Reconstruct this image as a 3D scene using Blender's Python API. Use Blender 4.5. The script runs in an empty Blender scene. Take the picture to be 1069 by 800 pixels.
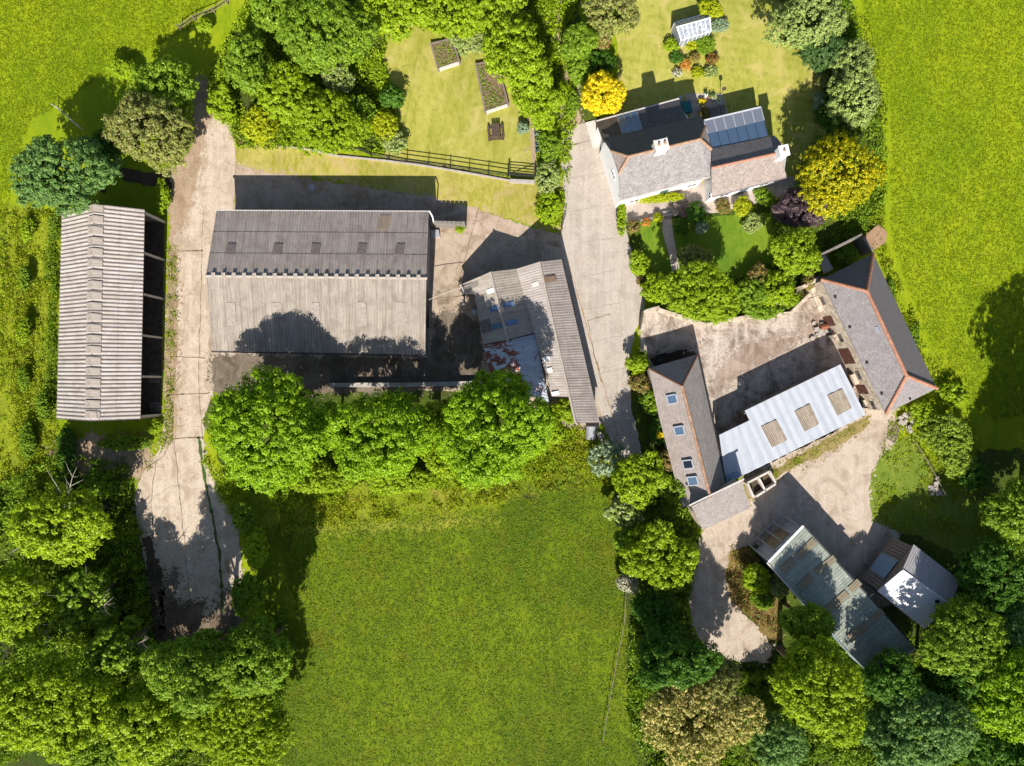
import bpy, math, random
import numpy as np
from mathutils import Vector, noise, geometry

# ------------------------------------------------------------------ camera, light, exposure
scene = bpy.context.scene
COL = scene.collection
CAMH = 72.0
cam_d = bpy.data.cameras.new('camera')
cam_d.sensor_width = 36.0
cam_d.lens = 36.0 * CAMH / 106.9
cam_d.clip_start = 1.0
cam_d.clip_end = 3000.0
cam = bpy.data.objects.new('camera', cam_d)
cam.location = (0, 0, CAMH)
COL.objects.link(cam)
scene.camera = cam

SUN_EL = math.radians(40.0)
SUN_AZ = math.radians(2.5)
world = bpy.data.worlds.new('World')
scene.world = world
world.use_nodes = True
wn = world.node_tree.nodes
wl = world.node_tree.links
bg = wn['Background']
sky = wn.new('ShaderNodeTexSky')
sky.sky_type = 'NISHITA'
sky.sun_disc = False
sky.sun_elevation = SUN_EL
sky.sun_rotation = math.radians(180.0) + SUN_AZ
sky.air_density = 1.0
sky.dust_density = 1.0
wl.new(sky.outputs['Color'], bg.inputs['Color'])
bg.inputs['Strength'].default_value = 0.075

sun_d = bpy.data.lights.new('sun', 'SUN')
sun_d.energy = 5.0
sun_d.angle = math.radians(0.5)
sun_d.color = (1.0, 0.945, 0.87)
sun = bpy.data.objects.new('sun', sun_d)
sun.location = (0, -60, 60)
# light travels towards +Y and down: shadows fall straight up the picture
sun.rotation_euler = Vector((math.sin(SUN_AZ) * math.cos(SUN_EL), math.cos(SUN_AZ) * math.cos(SUN_EL), -math.sin(SUN_EL))).to_track_quat('-Z', 'Y').to_euler()
COL.objects.link(sun)

scene.view_settings.view_transform = 'Standard'
scene.view_settings.look = 'None'
scene.view_settings.gamma = 1.0
scene.view_settings.exposure = 0.8

# ------------------------------------------------------------------ helpers
R = math.radians

def P(px, py, h=0.0):
    """point seen at photograph pixel (px, py) when it stands h metres above the ground"""
    k = 0.1 * (1.0 - h / CAMH)
    return Vector(((px - 534.5) * k, (400.0 - py) * k, h))

def srgb(r, g, b):
    def f(c):
        c /= 255.0
        return c / 12.92 if c <= 0.04045 else ((c + 0.055) / 1.055) ** 2.4
    return (f(r), f(g), f(b), 1.0)

def lin(r, g, b):
    return (r * 0.82, g * 0.82, b * 0.82, 1.0)

def lf(r, g, b):
    return (r, g, b, 1.0)

class MB:
    def __init__(s):
        s.v = []; s.f = []; s.uv = []
    def add(s, pts, uv=None):
        n = len(s.v)
        s.v.extend([tuple(p) for p in pts])
        s.f.append(list(range(n, n + len(pts))))
        s.uv.extend(uv if uv else [(p[0], p[1]) for p in pts])
    def prism(s, pts, down, uvdir=None, outward=True):
        """polygon pts (counter clockwise seen from above/outside) with thickness along vector down"""
        pts = [Vector(p) for p in pts]
        down = Vector(down)
        nrm = Vector((0, 0, 0))
        for i in range(len(pts)):
            a = pts[i]; b = pts[(i + 1) % len(pts)]
            nrm += a.cross(b)
        if nrm.dot(down) > 0:
            pts = pts[::-1]
        n = nrm.normalized()
        if uvdir is None:
            u = (pts[1] - pts[0]).normalized()
        else:
            u = Vector(uvdir).normalized()
        w = n.cross(u)
        if w.length < 1e-6:
            w = Vector((0, 0, 1))
        w.normalize()
        o = pts[0]
        uv = [((p - o).dot(u), (p - o).dot(w)) for p in pts]
        s.add(pts, uv)
        lo = [p + down for p in pts]
        s.add(lo[::-1], uv[::-1])
        for i in range(len(pts)):
            j = (i + 1) % len(pts)
            s.add([pts[j], pts[i], lo[i], lo[j]], [uv[j], uv[i], uv[i], uv[j]])
    def box(s, c, size, rz=0.0):
        cx, cy, cz = c; sx, sy, sz = [q / 2 for q in size]
        ca, sa = math.cos(rz), math.sin(rz)
        top = [Vector((cx + x * ca - y * sa, cy + x * sa + y * ca, cz + sz)) for x, y in ((-sx, -sy), (sx, -sy), (sx, sy), (-sx, sy))]
        s.prism(top, (0, 0, -2 * sz))
    def beam(s, a, b, w, h):
        """rectangular bar from a to b, w wide, h deep"""
        a = Vector(a); b = Vector(b)
        d = (b - a).normalized()
        up = Vector((0, 0, 1)) if abs(d.z) < 0.95 else Vector((0, 1, 0))
        sd = d.cross(up).normalized() * (w / 2)
        uu = sd.cross(d).normalized() * (h / 2)
        s.prism([a - sd + uu, b - sd + uu, b + sd + uu, a + sd + uu], -2 * uu, uvdir=d)
    def tube(s, pts, rad, n=7, cap=True):
        pts = [Vector(p) for p in pts]
        rings = []
        for i, p in enumerate(pts):
            d = (pts[min(i + 1, len(pts) - 1)] - pts[max(i - 1, 0)]).normalized()
            up = Vector((0, 0, 1)) if abs(d.z) < 0.9 else Vector((1, 0, 0))
            a = d.cross(up).normalized(); b = d.cross(a).normalized()
            rings.append([p + (a * math.cos(2 * math.pi * k / n) + b * math.sin(2 * math.pi * k / n)) * rad[i] for k in range(n)])
        base = len(s.v)
        for rg in rings:
            s.v.extend([tuple(q) for q in rg])
        for i in range(len(rings) - 1):
            for k in range(n):
                k2 = (k + 1) % n
                s.f.append([base + i * n + k, base + i * n + k2, base + (i + 1) * n + k2, base + (i + 1) * n + k])
                s.uv.extend([(k / n, i), ((k + 1) / n, i), ((k + 1) / n, i + 1), (k / n, i + 1)])
        if cap:
            s.add([s.v[base + (len(rings) - 1) * n + k] for k in range(n)])
            s.add([s.v[base + k] for k in range(n)][::-1])
    def corr(s, a, b, c, d, pitch=0.3, amp=0.04, rows=1, lap=0.02, th=0.05):
        """corrugated sheet: a->b runs along ridge, a->d down the slope; furrows run a->d"""
        a, b, c, d = [Vector(q) for q in (a, b, c, d)]
        n = (b - a).cross(d - a)
        if n.z < 0: n = -n
        n.normalize()
        L = (b - a).length; S = (d - a).length
        nc = max(2, int(round(L / pitch)) * 4)
        flip = (b - a).cross(d - a).z > 0
        for r in range(rows):
            t0, t1 = r / rows, (r + 1) / rows
            base = len(s.v)
            for i in range(nc + 1):
                u = i / nc
                off = n * (amp * math.sin(i * math.pi / 2 + 0.4))
                e0 = a.lerp(b, u); e1 = d.lerp(c, u)
                q0 = e0.lerp(e1, t0) + off
                q1 = e0.lerp(e1, t1 + (0.01 if r < rows - 1 else 0)) + off + n * lap
                s.v.append(tuple(q0)); s.v.append(tuple(q1))
            for i in range(nc):
                k = base + i * 2
                q = [k, k + 1, k + 3, k + 2]
                uu = [(i / nc * L, t0 * S), (i / nc * L, t1 * S), ((i + 1) / nc * L, t1 * S), ((i + 1) / nc * L, t0 * S)]
                if flip:
                    pass
                else:
                    q = q[::-1]; uu = uu[::-1]
                if flip:
                    q = q[::-1]; uu = uu[::-1]
                    q = q[::-1]; uu = uu[::-1]
                s.f.append(q); s.uv.extend(uu)
        dn = -n * th
        m = n * (-amp)
        lo = [a + m + dn, b + m + dn, c + m + dn, d + m + dn]
        s.add(lo, [(0, 0), (L, 0), (L, S), (0, S)])
        up = [a + m, b + m, c + m, d + m]
        for i in range(4):
            j = (i + 1) % 4
            s.add([lo[i], lo[j], up[j] - m * 1.6, up[i] - m * 1.6])

def link(name, me, mat=None, parent=None, loc=(0, 0, 0)):
    o = bpy.data.objects.new(name, me)
    o.location = loc
    if mat: me.materials.append(mat)
    COL.objects.link(o)
    if parent: o.parent = parent
    return o

def mesh_of(name, mb, base):
    bx, by, bz = base
    me = bpy.data.meshes.new(name)
    me.from_pydata([(x - bx, y - by, z - bz) for x, y, z in mb.v], [], mb.f)
    uvl = me.uv_layers.new(name='UVMap')
    flat = np.array(mb.uv, dtype=np.float32).ravel()
    if len(flat) == len(me.loops) * 2:
        uvl.data.foreach_set('uv', flat)
    me.update()
    return me

class Thing:
    def __init__(s, name, label, cat, base, group=None):
        s.base = Vector(base)
        s.o = bpy.data.objects.new(name, None)
        s.o.empty_display_size = 0.5
        s.o.location = s.base
        s.o['label'] = label; s.o['category'] = cat
        if group: s.o['group'] = group
        COL.objects.link(s.o)
    def part(s, name, mb, mat, parent=None, label=None):
        o = link(name, mesh_of(name, mb, s.base), mat, parent or s.o)
        if label: o['label'] = label
        return o

def solo(name, label, cat, mb, mat, base, group=None, kind=None):
    o = link(name, mesh_of(name, mb, base), mat, None, base)
    if label: o['label'] = label
    if cat: o['category'] = cat
    if group: o['group'] = group
    if kind: o['kind'] = kind
    return o

# ------------------------------------------------------------------ materials
def newmat(name, rough=0.85, spec=0.3):
    m = bpy.data.materials.new(name)
    m.use_nodes = True
    nt = m.node_tree
    b = nt.nodes['Principled BSDF']
    b.inputs['Roughness'].default_value = rough
    b.inputs['Specular IOR Level'].default_value = spec
    return m, nt, b

def N(nt, t, **kw):
    n = nt.nodes.new(t)
    for k, v in kw.items():
        if k in n.inputs: n.inputs[k].default_value = v
        else: setattr(n, k, v)
    return n

def noise_tex(nt, vec, scale, detail=6, rough=0.6, dist=0.0):
    n = nt.nodes.new('ShaderNodeTexNoise')
    n.inputs['Scale'].default_value = scale
    n.inputs['Detail'].default_value = detail
    n.inputs['Roughness'].default_value = rough
    n.inputs['Distortion'].default_value = dist
    if vec is not None: nt.links.new(vec, n.inputs['Vector'])
    return n.outputs['Fac']

def ramp(nt, fac, stops):
    r = nt.nodes.new('ShaderNodeValToRGB')
    el = r.color_ramp.elements
    while len(el) < len(stops): el.new(0.5)
    for e, (p, c) in zip(el, stops):
        e.position = p; e.color = c if len(c) == 4 else (*c, 1)
    nt.links.new(fac, r.inputs['Fac'])
    return r.outputs['Color']

def mix(nt, fac, a, b, mode='MIX'):
    m = nt.nodes.new('ShaderNodeMix')
    m.data_type = 'RGBA'; m.blend_type = mode
    for sock, val in ((m.inputs[0], fac), (m.inputs[6], a), (m.inputs[7], b)):
        if isinstance(val, (float, int)): sock.default_value = val
        elif isinstance(val, tuple): sock.default_value = val
        else: nt.links.new(val, sock)
    return m.outputs[2]

def bump(nt, b, h, strength=0.5, dist=0.05):
    n = nt.nodes.new('ShaderNodeBump')
    n.inputs['Strength'].default_value = strength
    n.inputs['Distance'].default_value = dist
    nt.links.new(h, n.inputs['Height'])
    nt.links.new(n.outputs['Normal'], b.inputs['Normal'])

def coord(nt, which='Object', scale=None, rot=None):
    t = nt.nodes.new('ShaderNodeTexCoord')
    o = t.outputs[which]
    if scale is not None or rot is not None:
        mp = nt.nodes.new('ShaderNodeMapping')
        if scale is not None: mp.inputs['Scale'].default_value = scale
        if rot is not None: mp.inputs['Rotation'].default_value = rot
        nt.links.new(o, mp.inputs['Vector'])
        o = mp.outputs['Vector']
    return o

BW = ((0, 0, 0, 1), (1, 1, 1, 1))

def m_grass(name, dark, mid, light, patch=None, mow=None, bstr=0.8, bd=0.12, fine=9.0):
    m, nt, b = newmat(name, 0.9, 0.15)
    v = coord(nt)
    f1 = noise_tex(nt, v, fine, 8, 0.75)
    f2 = noise_tex(nt, v, 0.55, 5, 0.6, 0.6)
    f3 = noise_tex(nt, v, 0.055, 3, 0.55, 0.4)
    f6 = noise_tex(nt, coord(nt, 'Object', (1, 0.35, 1), (0, 0, R(-32))), 0.30, 4, 0.6, 0.5)
    f4 = noise_tex(nt, coord(nt, 'Object', (1, 0.28, 1), (0, 0, R(38))), 3.2, 5, 0.65)
    c = ramp(nt, f1, [(0.37, dark), (0.5, mid), (0.64, light)])
    c2 = ramp(nt, f4, [(0.36, dark), (0.5, mid), (0.66, light)])
    c = mix(nt, 0.55, c, c2)
    c = mix(nt, ramp(nt, f2, [(0.40, (0, 0, 0, 1)), (0.62, (0.40,) * 3 + (1,))]), c, light)
    c = mix(nt, ramp(nt, f3, [(0.42, (0, 0, 0, 1)), (0.60, (0.6,) * 3 + (1,))]), c, dark)
    c = mix(nt, ramp(nt, f6, [(0.46, (0, 0, 0, 1)), (0.62, (0.4,) * 3 + (1,))]), c, light)
    f7 = noise_tex(nt, v, 1.5, 6, 0.7, 0.5)
    c = mix(nt, ramp(nt, f7, [(0.50, (0, 0, 0, 1)), (0.64, (0.45,) * 3 + (1,))]), c, dark)
    if patch:
        f5 = noise_tex(nt, v, 0.35, 7, 0.7, 1.0)
        c = mix(nt, ramp(nt, f5, [(0.50, (0, 0, 0, 1)), (0.66, (0.7,) * 3 + (1,))]), c, patch)
    if mow is not None:
        w = nt.nodes.new('ShaderNodeTexWave')
        w.inputs['Scale'].default_value = 0.32
        w.inputs['Distortion'].default_value = 1.2
        w.inputs['Detail'].default_value = 2
        nt.links.new(coord(nt, 'Object', (1, 1, 1), (0, 0, mow)), w.inputs['Vector'])
        c = mix(nt, ramp(nt, w.outputs['Fac'], [(0.3, (0, 0, 0, 1)), (0.7, (0.16,) * 3 + (1,))]), c, light)
    nt.links.new(c, b.inputs['Base Color'])
    bump(nt, b, mix(nt, 0.5, f1, f4), bstr, bd)
    return m

def m_ground(name, base, dark, light, moss=None, crack=0.0, rot=0.0, stain=0.5, scale=1.0, moss_lo=0.56):
    """concrete, gravel, dirt"""
    m, nt, b = newmat(name, 0.92, 0.2)
    v = coord(nt, 'Object', (scale, scale, scale), (0, 0, rot))
    f1 = noise_tex(nt, v, 7.0, 8, 0.8)
    f2 = noise_tex(nt, v, 0.5, 8, 0.68, 1.0)
    f3 = noise_tex(nt, v, 0.16, 5, 0.6)
    st = noise_tex(nt, coord(nt, 'Object', (1.6, 0.14, 1), (0, 0, rot)), 1.0, 6, 0.65)
    c = ramp(nt, f1, [(0.38, dark), (0.5, base), (0.63, light)])
    f0 = noise_tex(nt, v, 28.0, 4, 0.8)
    c0 = ramp(nt, f0, [(0.36, dark), (0.5, base), (0.64, light)])
    c = mix(nt, 0.4, c, c0)
    c = mix(nt, 0.15, c, base)
    c = mix(nt, ramp(nt, f2, [(0.46, (0, 0, 0, 1)), (0.62, (stain,) * 3 + (1,))]), c, dark)
    c = mix(nt, ramp(nt, st, [(0.48, (0, 0, 0, 1)), (0.66, (0.32,) * 3 + (1,))]), c, light)
    if moss:
        f5 = noise_tex(nt, v, 0.3, 9, 0.72, 0.8)
        c = mix(nt, ramp(nt, f5, [(moss_lo, (0, 0, 0, 1)), (moss_lo + 0.12, (0.9,) * 3 + (1,))]), c, moss)
    if crack:
        vo = nt.nodes.new('ShaderNodeTexVoronoi')
        vo.feature = 'DISTANCE_TO_EDGE'
        vo.inputs['Scale'].default_value = 0.22
        vn = nt.nodes.new('ShaderNodeVectorMath'); vn.operation = 'ADD'
        nn = nt.nodes.new('ShaderNodeTexNoise'); nn.inputs['Scale'].default_value = 0.8; nn.inputs['Detail'].default_value = 6
        nt.links.new(v, nn.inputs['Vector'])
        nt.links.new(v, vn.inputs[0]); nt.links.new(nn.outputs['Color'], vn.inputs[1])
        nt.links.new(vn.outputs[0], vo.inputs['Vector'])
        c = mix(nt, ramp(nt, vo.outputs['Distance'], [(0.0, (crack,) * 3 + (1,)), (0.009, (0, 0, 0, 1))]), c, tuple(q * 0.5 for q in dark[:3]) + (1,))
    nt.links.new(c, b.inputs['Base Color'])
    bump(nt, b, f1, 0.5, 0.03)
    return m

def m_sheet(name, base, dark, light, rust=None, rust_lo=0.55, rough=0.8, streak=1.0, spec=0.25, blot=0.5, spots=None):
    """roofing sheet: uv u along the ridge, v down the slope"""
    m, nt, b = newmat(name, rough, spec)
    uv = coord(nt, 'UV')
    s1 = noise_tex(nt, coord(nt, 'UV', (5.0, 0.35, 1)), 1.0, 6, 0.7)
    s2 = noise_tex(nt, coord(nt, 'UV', (0.9, 0.02, 1)), 1.6, 2, 0.5)
    s3 = noise_tex(nt, uv, 0.7, 8, 0.72, 0.5)
    s4 = noise_tex(nt, uv, 9.0, 5, 0.8)
    c = ramp(nt, s1, [(0.37, dark), (0.5, base), (0.64, light)])
    c = mix(nt, 1.0 - 0.6 * streak, c, base)
    c = mix(nt, ramp(nt, s2, [(0.42, (0, 0, 0, 1)), (0.6, (0.35,) * 3 + (1,))]), c, light)
    c = mix(nt, ramp(nt, s3, [(0.47, (0, 0, 0, 1)), (0.63, (blot,) * 3 + (1,))]), c, dark)
    c = mix(nt, ramp(nt, s4, [(0.47, (0, 0, 0, 1)), (0.62, (0.45,) * 3 + (1,))]), c, dark)
    if rust:
        s5 = noise_tex(nt, coord(nt, 'UV', (0.8, 0.5, 1)), 1.5, 9, 0.72, 0.7)
        c = mix(nt, ramp(nt, s5, [(rust_lo, (0, 0, 0, 1)), (rust_lo + 0.05, (0.95,) * 3 + (1,))]), c, rust)
    if spots:
        vo = nt.nodes.new('ShaderNodeTexVoronoi'); vo.inputs['Scale'].default_value = 2.1; vo.inputs['Randomness'].default_value = 0.25
        nt.links.new(uv, vo.inputs['Vector'])
        g1 = ramp(nt, vo.outputs['Distance'], [(0.16, (1, 1, 1, 1)), (0.24, (0, 0, 0, 1))])
        g2 = ramp(nt, noise_tex(nt, uv, 0.55, 4, 0.6), [(0.47, (0, 0, 0, 1)), (0.53, (0.9,) * 3 + (1,))])
        c = mix(nt, mix(nt, 1.0, g1, g2, 'MULTIPLY'), c, spots)
    nt.links.new(c, b.inputs['Base Color'])
    bump(nt, b, s4, 0.25, 0.02)
    return m

def m_slate(name, base, dark, light, lichen=None, lo=0.55):
    m, nt, b = newmat(name, 0.75, 0.35)
    uv = coord(nt, 'UV')
    br = nt.nodes.new('ShaderNodeTexBrick')
    br.inputs['Scale'].default_value = 1.0
    br.inputs['Brick Width'].default_value = 0.32
    br.inputs['Row Height'].default_value = 0.22
    br.inputs['Mortar Size'].default_value = 0.014
    br.inputs['Color1'].default_value = light
    br.inputs['Color2'].default_value = dark
    br.inputs['Mortar'].default_value = tuple(q * 0.5 for q in dark[:3]) + (1,)
    nt.links.new(uv, br.inputs['Vector'])
    c = mix(nt, 0.5, br.outputs['Color'], base)
    f = noise_tex(nt, uv, 1.1, 7, 0.7, 0.4)
    c = mix(nt, ramp(nt, f, [(0.46, (0, 0, 0, 1)), (0.62, (0.6,) * 3 + (1,))]), c, dark)
    f2 = noise_tex(nt, uv, 5.5, 6, 0.75)
    c = mix(nt, ramp(nt, f2, [(0.48, (0, 0, 0, 1)), (0.6, (0.65,) * 3 + (1,))]), c, light)
    if lichen:
        f3 = noise_tex(nt, uv, 3.4, 9, 0.8, 0.3)
        c = mix(nt, ramp(nt, f3, [(lo, (0, 0, 0, 1)), (lo + 0.06, (0.85,) * 3 + (1,))]), c, lichen)
    nt.links.new(c, b.inputs['Base Color'])
    bump(nt, b, br.outputs['Fac'], -0.5, 0.02)
    return m

def m_plain(name, col, var=0.25, rough=0.7, spec=0.3, scale=4.0, metal=0.0):
    m, nt, b = newmat(name, rough, spec)
    v = coord(nt)
    f = noise_tex(nt, v, scale, 6, 0.65)
    d = tuple(q * (1 - var) for q in col[:3]) + (1,)
    l = tuple(min(1, q * (1 + var)) for q in col[:3]) + (1,)
    nt.links.new(ramp(nt, f, [(0.3, d), (0.5, col), (0.7, l)]), b.inputs['Base Color'])
    b.inputs['Metallic'].default_value = metal
    bump(nt, b, f, 0.2, 0.01)
    return m

def m_stone(name, c1, c2, mortar):
    m, nt, b = newmat(name, 0.92, 0.2)
    v = coord(nt)
    vo = nt.nodes.new('ShaderNodeTexVoronoi'); vo.inputs['Scale'].default_value = 2.6
    nt.links.new(v, vo.inputs['Vector'])
    ve = nt.nodes.new('ShaderNodeTexVoronoi'); ve.inputs['Scale'].default_value = 2.6; ve.feature = 'DISTANCE_TO_EDGE'
    nt.links.new(v, ve.inputs['Vector'])
    sp = nt.nodes.new('ShaderNodeSeparateColor'); nt.links.new(vo.outputs['Color'], sp.inputs[0])
    c = mix(nt, sp.outputs[0], c1, c2)
    f = noise_tex(nt, v, 6, 6, 0.7)
    c = mix(nt, ramp(nt, f, [(0.4, (0, 0, 0, 1)), (0.7, (0.5,) * 3 + (1,))]), c, c2)
    c = mix(nt, ramp(nt, ve.outputs['Distance'], [(0.0, (0.8,) * 3 + (1,)), (0.05, (0, 0, 0, 1))]), c, mortar)
    nt.links.new(c, b.inputs['Base Color'])
    bump(nt, b, ve.outputs['Distance'], 0.6, 0.05)
    return m

def m_glass(name, col, rough=0.12):
    m, nt, b = newmat(name, rough, 0.8)
    b.inputs['Base Color'].default_value = col
    return m

def m_leaf(name, col, hue=0.02, val=0.35, trans=0.3, tip=None):
    """leaf shader: every leaf its own shade"""
    m = bpy.data.materials.new(name); m.use_nodes = True
    nt = m.node_tree
    nt.nodes.remove(nt.nodes['Principled BSDF'])
    out = nt.nodes['Material Output']
    geo = nt.nodes.new('ShaderNodeNewGeometry')
    rnd = geo.outputs['Random Per Island']
    big = noise_tex(nt, coord(nt), 0.5, 4, 0.6)
    d = tuple(q * (1 - val) for q in col[:3]) + (1,)
    l = (min(1, col[0] * (1 + val * 1.5)), min(1, col[1] * (1 + val)), col[2] * (1 + val * 0.4), 1)
    c = ramp(nt, rnd, [(0.0, d), (0.5, col), (1.0, l)])
    c = mix(nt, ramp(nt, big, [(0.35, (0, 0, 0, 1)), (0.7, (0.45,) * 3 + (1,))]), c, d)
    if tip:
        mm = nt.nodes.new('ShaderNodeMath'); mm.operation = 'GREATER_THAN'; mm.inputs[1].default_value = tip[1]
        wn_ = nt.nodes.new('ShaderNodeTexWhiteNoise'); wn_.noise_dimensions = '1D'
        nt.links.new(rnd, wn_.inputs['W']); nt.links.new(wn_.outputs['Value'], mm.inputs[0])
        c = mix(nt, mm.outputs[0], c, tip[0])
    df = nt.nodes.new('ShaderNodeBsdfDiffuse'); nt.links.new(c, df.inputs['Color'])
    tr = nt.nodes.new('ShaderNodeBsdfTranslucent')
    tc = mix(nt, 1.0, c, (1.25, 1.15, 0.5, 1), 'MULTIPLY'); nt.links.new(tc, tr.inputs['Color'])
    ms = nt.nodes.new('ShaderNodeMixShader'); ms.inputs[0].default_value = trans
    nt.links.new(df.outputs[0], ms.inputs[1]); nt.links.new(tr.outputs[0], ms.inputs[2])
    gl = nt.nodes.new('ShaderNodeBsdfGlossy'); gl.inputs['Roughness'].default_value = 0.45
    gl.inputs['Color'].default_value = (.8, .9, .6, 1)
    m2 = nt.nodes.new('ShaderNodeMixShader'); m2.inputs[0].default_value = 0.015
    nt.links.new(ms.outputs[0], m2.inputs[1]); nt.links.new(gl.outputs[0], m2.inputs[2])
    nt.links.new(m2.outputs[0], out.inputs['Surface'])
    return m
# ------------------------------------------------------------------ material set
G_PAST = m_grass('pasture', lin(.145, .235, .004), lin(.225, .31, .005), lin(.35, .39, .008), bstr=0.6, bd=0.10)
G_LOW = m_grass('damp_pasture', lin(.042, .09, .003), lin(.105, .175, .004), lin(.22, .28, .008), patch=lin(.15, .145, .008), bstr=0.9, bd=0.18, fine=4.5)
G_LAWN = m_grass('lawn', lin(.20, .22, .02), lin(.34, .335, .045), lin(.50, .45, .11), patch=lin(.52, .44, .16), mow=R(12), bstr=0.5, bd=0.06)
G_LAWN2 = m_grass('mown_lawn', lin(.19, .225, .02), lin(.33, .34, .045), lin(.50, .455, .11), patch=lin(.55, .44, .16), mow=R(100), bstr=0.5, bd=0.06)
G_VERGE = m_grass('dry_verge', lin(.21, .21, .02), lin(.38, .35, .05), lin(.56, .47, .15), patch=lin(.50, .36, .18), bstr=0.6, bd=0.08)
G_DEEP = m_grass('undergrowth_floor', lin(.03, .06, .006), lin(.07, .115, .01), lin(.13, .18, .015), patch=lin(.07, .055, .025), bstr=1.0, bd=0.3, fine=4)
C_TRACK = m_ground('track_concrete', lin(.54, .44, .335), lin(.32, .235, .155), lin(.76, .66, .54), moss=lin(.27, .18, .09), crack=0.4, rot=0.0, stain=0.6, moss_lo=0.60)
C_LANE = m_ground('lane_concrete', lin(.46, .40, .335), lin(.30, .25, .20), lin(.63, .565, .49), crack=0.15, rot=R(10), stain=0.45)
C_YARD = m_ground('yard_concrete', lin(.46, .37, .275), lin(.27, .195, .13), lin(.62, .52, .41), moss=lin(.13, .10, .06), crack=0.3, rot=R(-60), stain=0.7)
C_COURT = m_ground('courtyard_concrete', lin(.48, .40, .33), lin(.20, .15, .11), lin(.80, .72, .63), moss=lin(.22, .15, .11), crack=0.35, rot=R(30), stain=1.0, moss_lo=0.55)
C_GRAV = m_ground('gravel', lin(.50, .41, .32), lin(.33, .255, .185), lin(.70, .60, .50), moss=lin(.27, .21, .13), rot=R(50), stain=0.75, moss_lo=0.57)
C_DIRT = m_ground('dirt', lin(.40, .29, .19), lin(.24, .16, .09), lin(.54, .43, .31), moss=lin(.10, .12, .02), rot=0.3, stain=0.6, moss_lo=0.54)
C_DARK = m_ground('dark_dirt_and_shade', lin(.085, .06, .038), lin(.04, .03, .02), lin(.14, .105, .07), moss=lin(.04, .06, .012), stain=0.6)  # dark earth; also paints the shade at the track end and cottage hip
C_PAVE = m_ground('garden_paving', lin(.50, .42, .36), lin(.32, .25, .20), lin(.62, .54, .47), crack=0.3, stain=0.5, scale=1.5)
JOINT = m_plain('joint_moss', lin(.19, .14, .075), 0.5)
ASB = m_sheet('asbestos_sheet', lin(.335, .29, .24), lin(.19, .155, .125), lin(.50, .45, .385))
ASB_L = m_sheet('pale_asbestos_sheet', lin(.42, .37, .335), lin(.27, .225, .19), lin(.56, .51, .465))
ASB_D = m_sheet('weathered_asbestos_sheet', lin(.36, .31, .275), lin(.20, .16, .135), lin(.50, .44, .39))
ASB_M = m_sheet('mossy_sheet', lin(.44, .385, .33), lin(.25, .20, .15), lin(.58, .52, .45), rust=lin(.34, .22, .10), rust_lo=0.64)
RUSTY = m_sheet('rusty_tin', lin(.66, .70, .76), lin(.50, .54, .60), lin(.80, .82, .86), rust=lin(.26, .06, .025), rust_lo=0.45)
RUSTY2 = m_sheet('blue_grey_tin', lin(.46, .51, .57), lin(.33, .38, .44), lin(.58, .63, .68), rust=lin(.24, .07, .03), rust_lo=0.545)
WHITE_SH = m_sheet('white_sheet', lin(.45, .475, .52), lin(.36, .385, .43), lin(.54, .56, .60), rough=0.6, streak=0.8, blot=0.5)
WHITE_TIN = m_sheet('silver_tin', lin(.86, .83, .85), lin(.70, .67, .68), lin(.95, .93, .95), rough=0.5, blot=0.2)
GREEN_SH = m_sheet('green_sheet', lin(.30, .325, .265), lin(.17, .20, .17), lin(.43, .45, .36), rough=0.6, blot=0.6, spots=lin(.46, .51, .50))
BROWN_SH = m_sheet('brown_clear_sheet', lin(.27, .225, .15), lin(.17, .14, .09), lin(.36, .31, .22), rough=0.6)
MESH_SH = m_sheet('clear_sheet_dirty', lin(.31, .255, .19), lin(.16, .125, .085), lin(.46, .40, .32), rough=0.6, blot=0.7)
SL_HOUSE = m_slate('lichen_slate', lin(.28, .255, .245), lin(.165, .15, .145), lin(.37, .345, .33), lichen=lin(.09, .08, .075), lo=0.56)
SL_DARK = m_slate('dark_shade_slate', lin(.10, .095, .10), lin(.06, .055, .06), lin(.14, .13, .14), lichen=lin(.17, .15, .13), lo=0.66)  # lean-to slate, and the painted shade of the farmhouse's back slope
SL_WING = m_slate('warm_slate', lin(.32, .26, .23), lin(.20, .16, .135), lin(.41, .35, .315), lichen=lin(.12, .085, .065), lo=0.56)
SL_WINGD = m_slate('grey_shade_slate', lin(.20, .18, .18), lin(.12, .105, .10), lin(.28, .25, .25))  # darker copy of the wing slate for the side away from the sun
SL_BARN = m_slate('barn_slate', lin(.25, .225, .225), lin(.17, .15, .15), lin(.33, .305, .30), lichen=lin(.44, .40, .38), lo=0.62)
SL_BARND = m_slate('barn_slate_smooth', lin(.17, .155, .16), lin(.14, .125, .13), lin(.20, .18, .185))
SL_COT = m_slate('pinkish_slate', lin(.36, .305, .275), lin(.26, .21, .185), lin(.45, .395, .365), lichen=lin(.24, .185, .15), lo=0.62)
SL_COTD = m_slate('grey_slate_east', lin(.28, .25, .23), lin(.19, .165, .15), lin(.36, .325, .30), lichen=lin(.19, .16, .13), lo=0.62)
TERRA = m_plain('terracotta', lin(.42, .20, .125), 0.35, scale=3)
TERRA_D = m_plain('old_ridge_tile', lin(.40, .24, .15), 0.4, scale=3)
RENDER_W = m_plain('white_render', lin(.98, .97, .95), 0.06, scale=2)
STONE = m_stone('rubble_stone', lin(.70, .60, .47), lin(.36, .28, .20), lin(.72, .64, .53))
BLOCK = m_stone('grey_stone', lin(.27, .24, .21), lin(.18, .16, .14), lin(.30, .27, .24))
CONC = m_plain('cast_concrete', lin(.42, .38, .34), 0.25, scale=3)
CONC_W = m_plain('pale_concrete', lin(.60, .55, .49), 0.2, scale=3)
WOOD = m_plain('weathered_timber', lin(.24, .19, .15), 0.35, scale=6)
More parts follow.
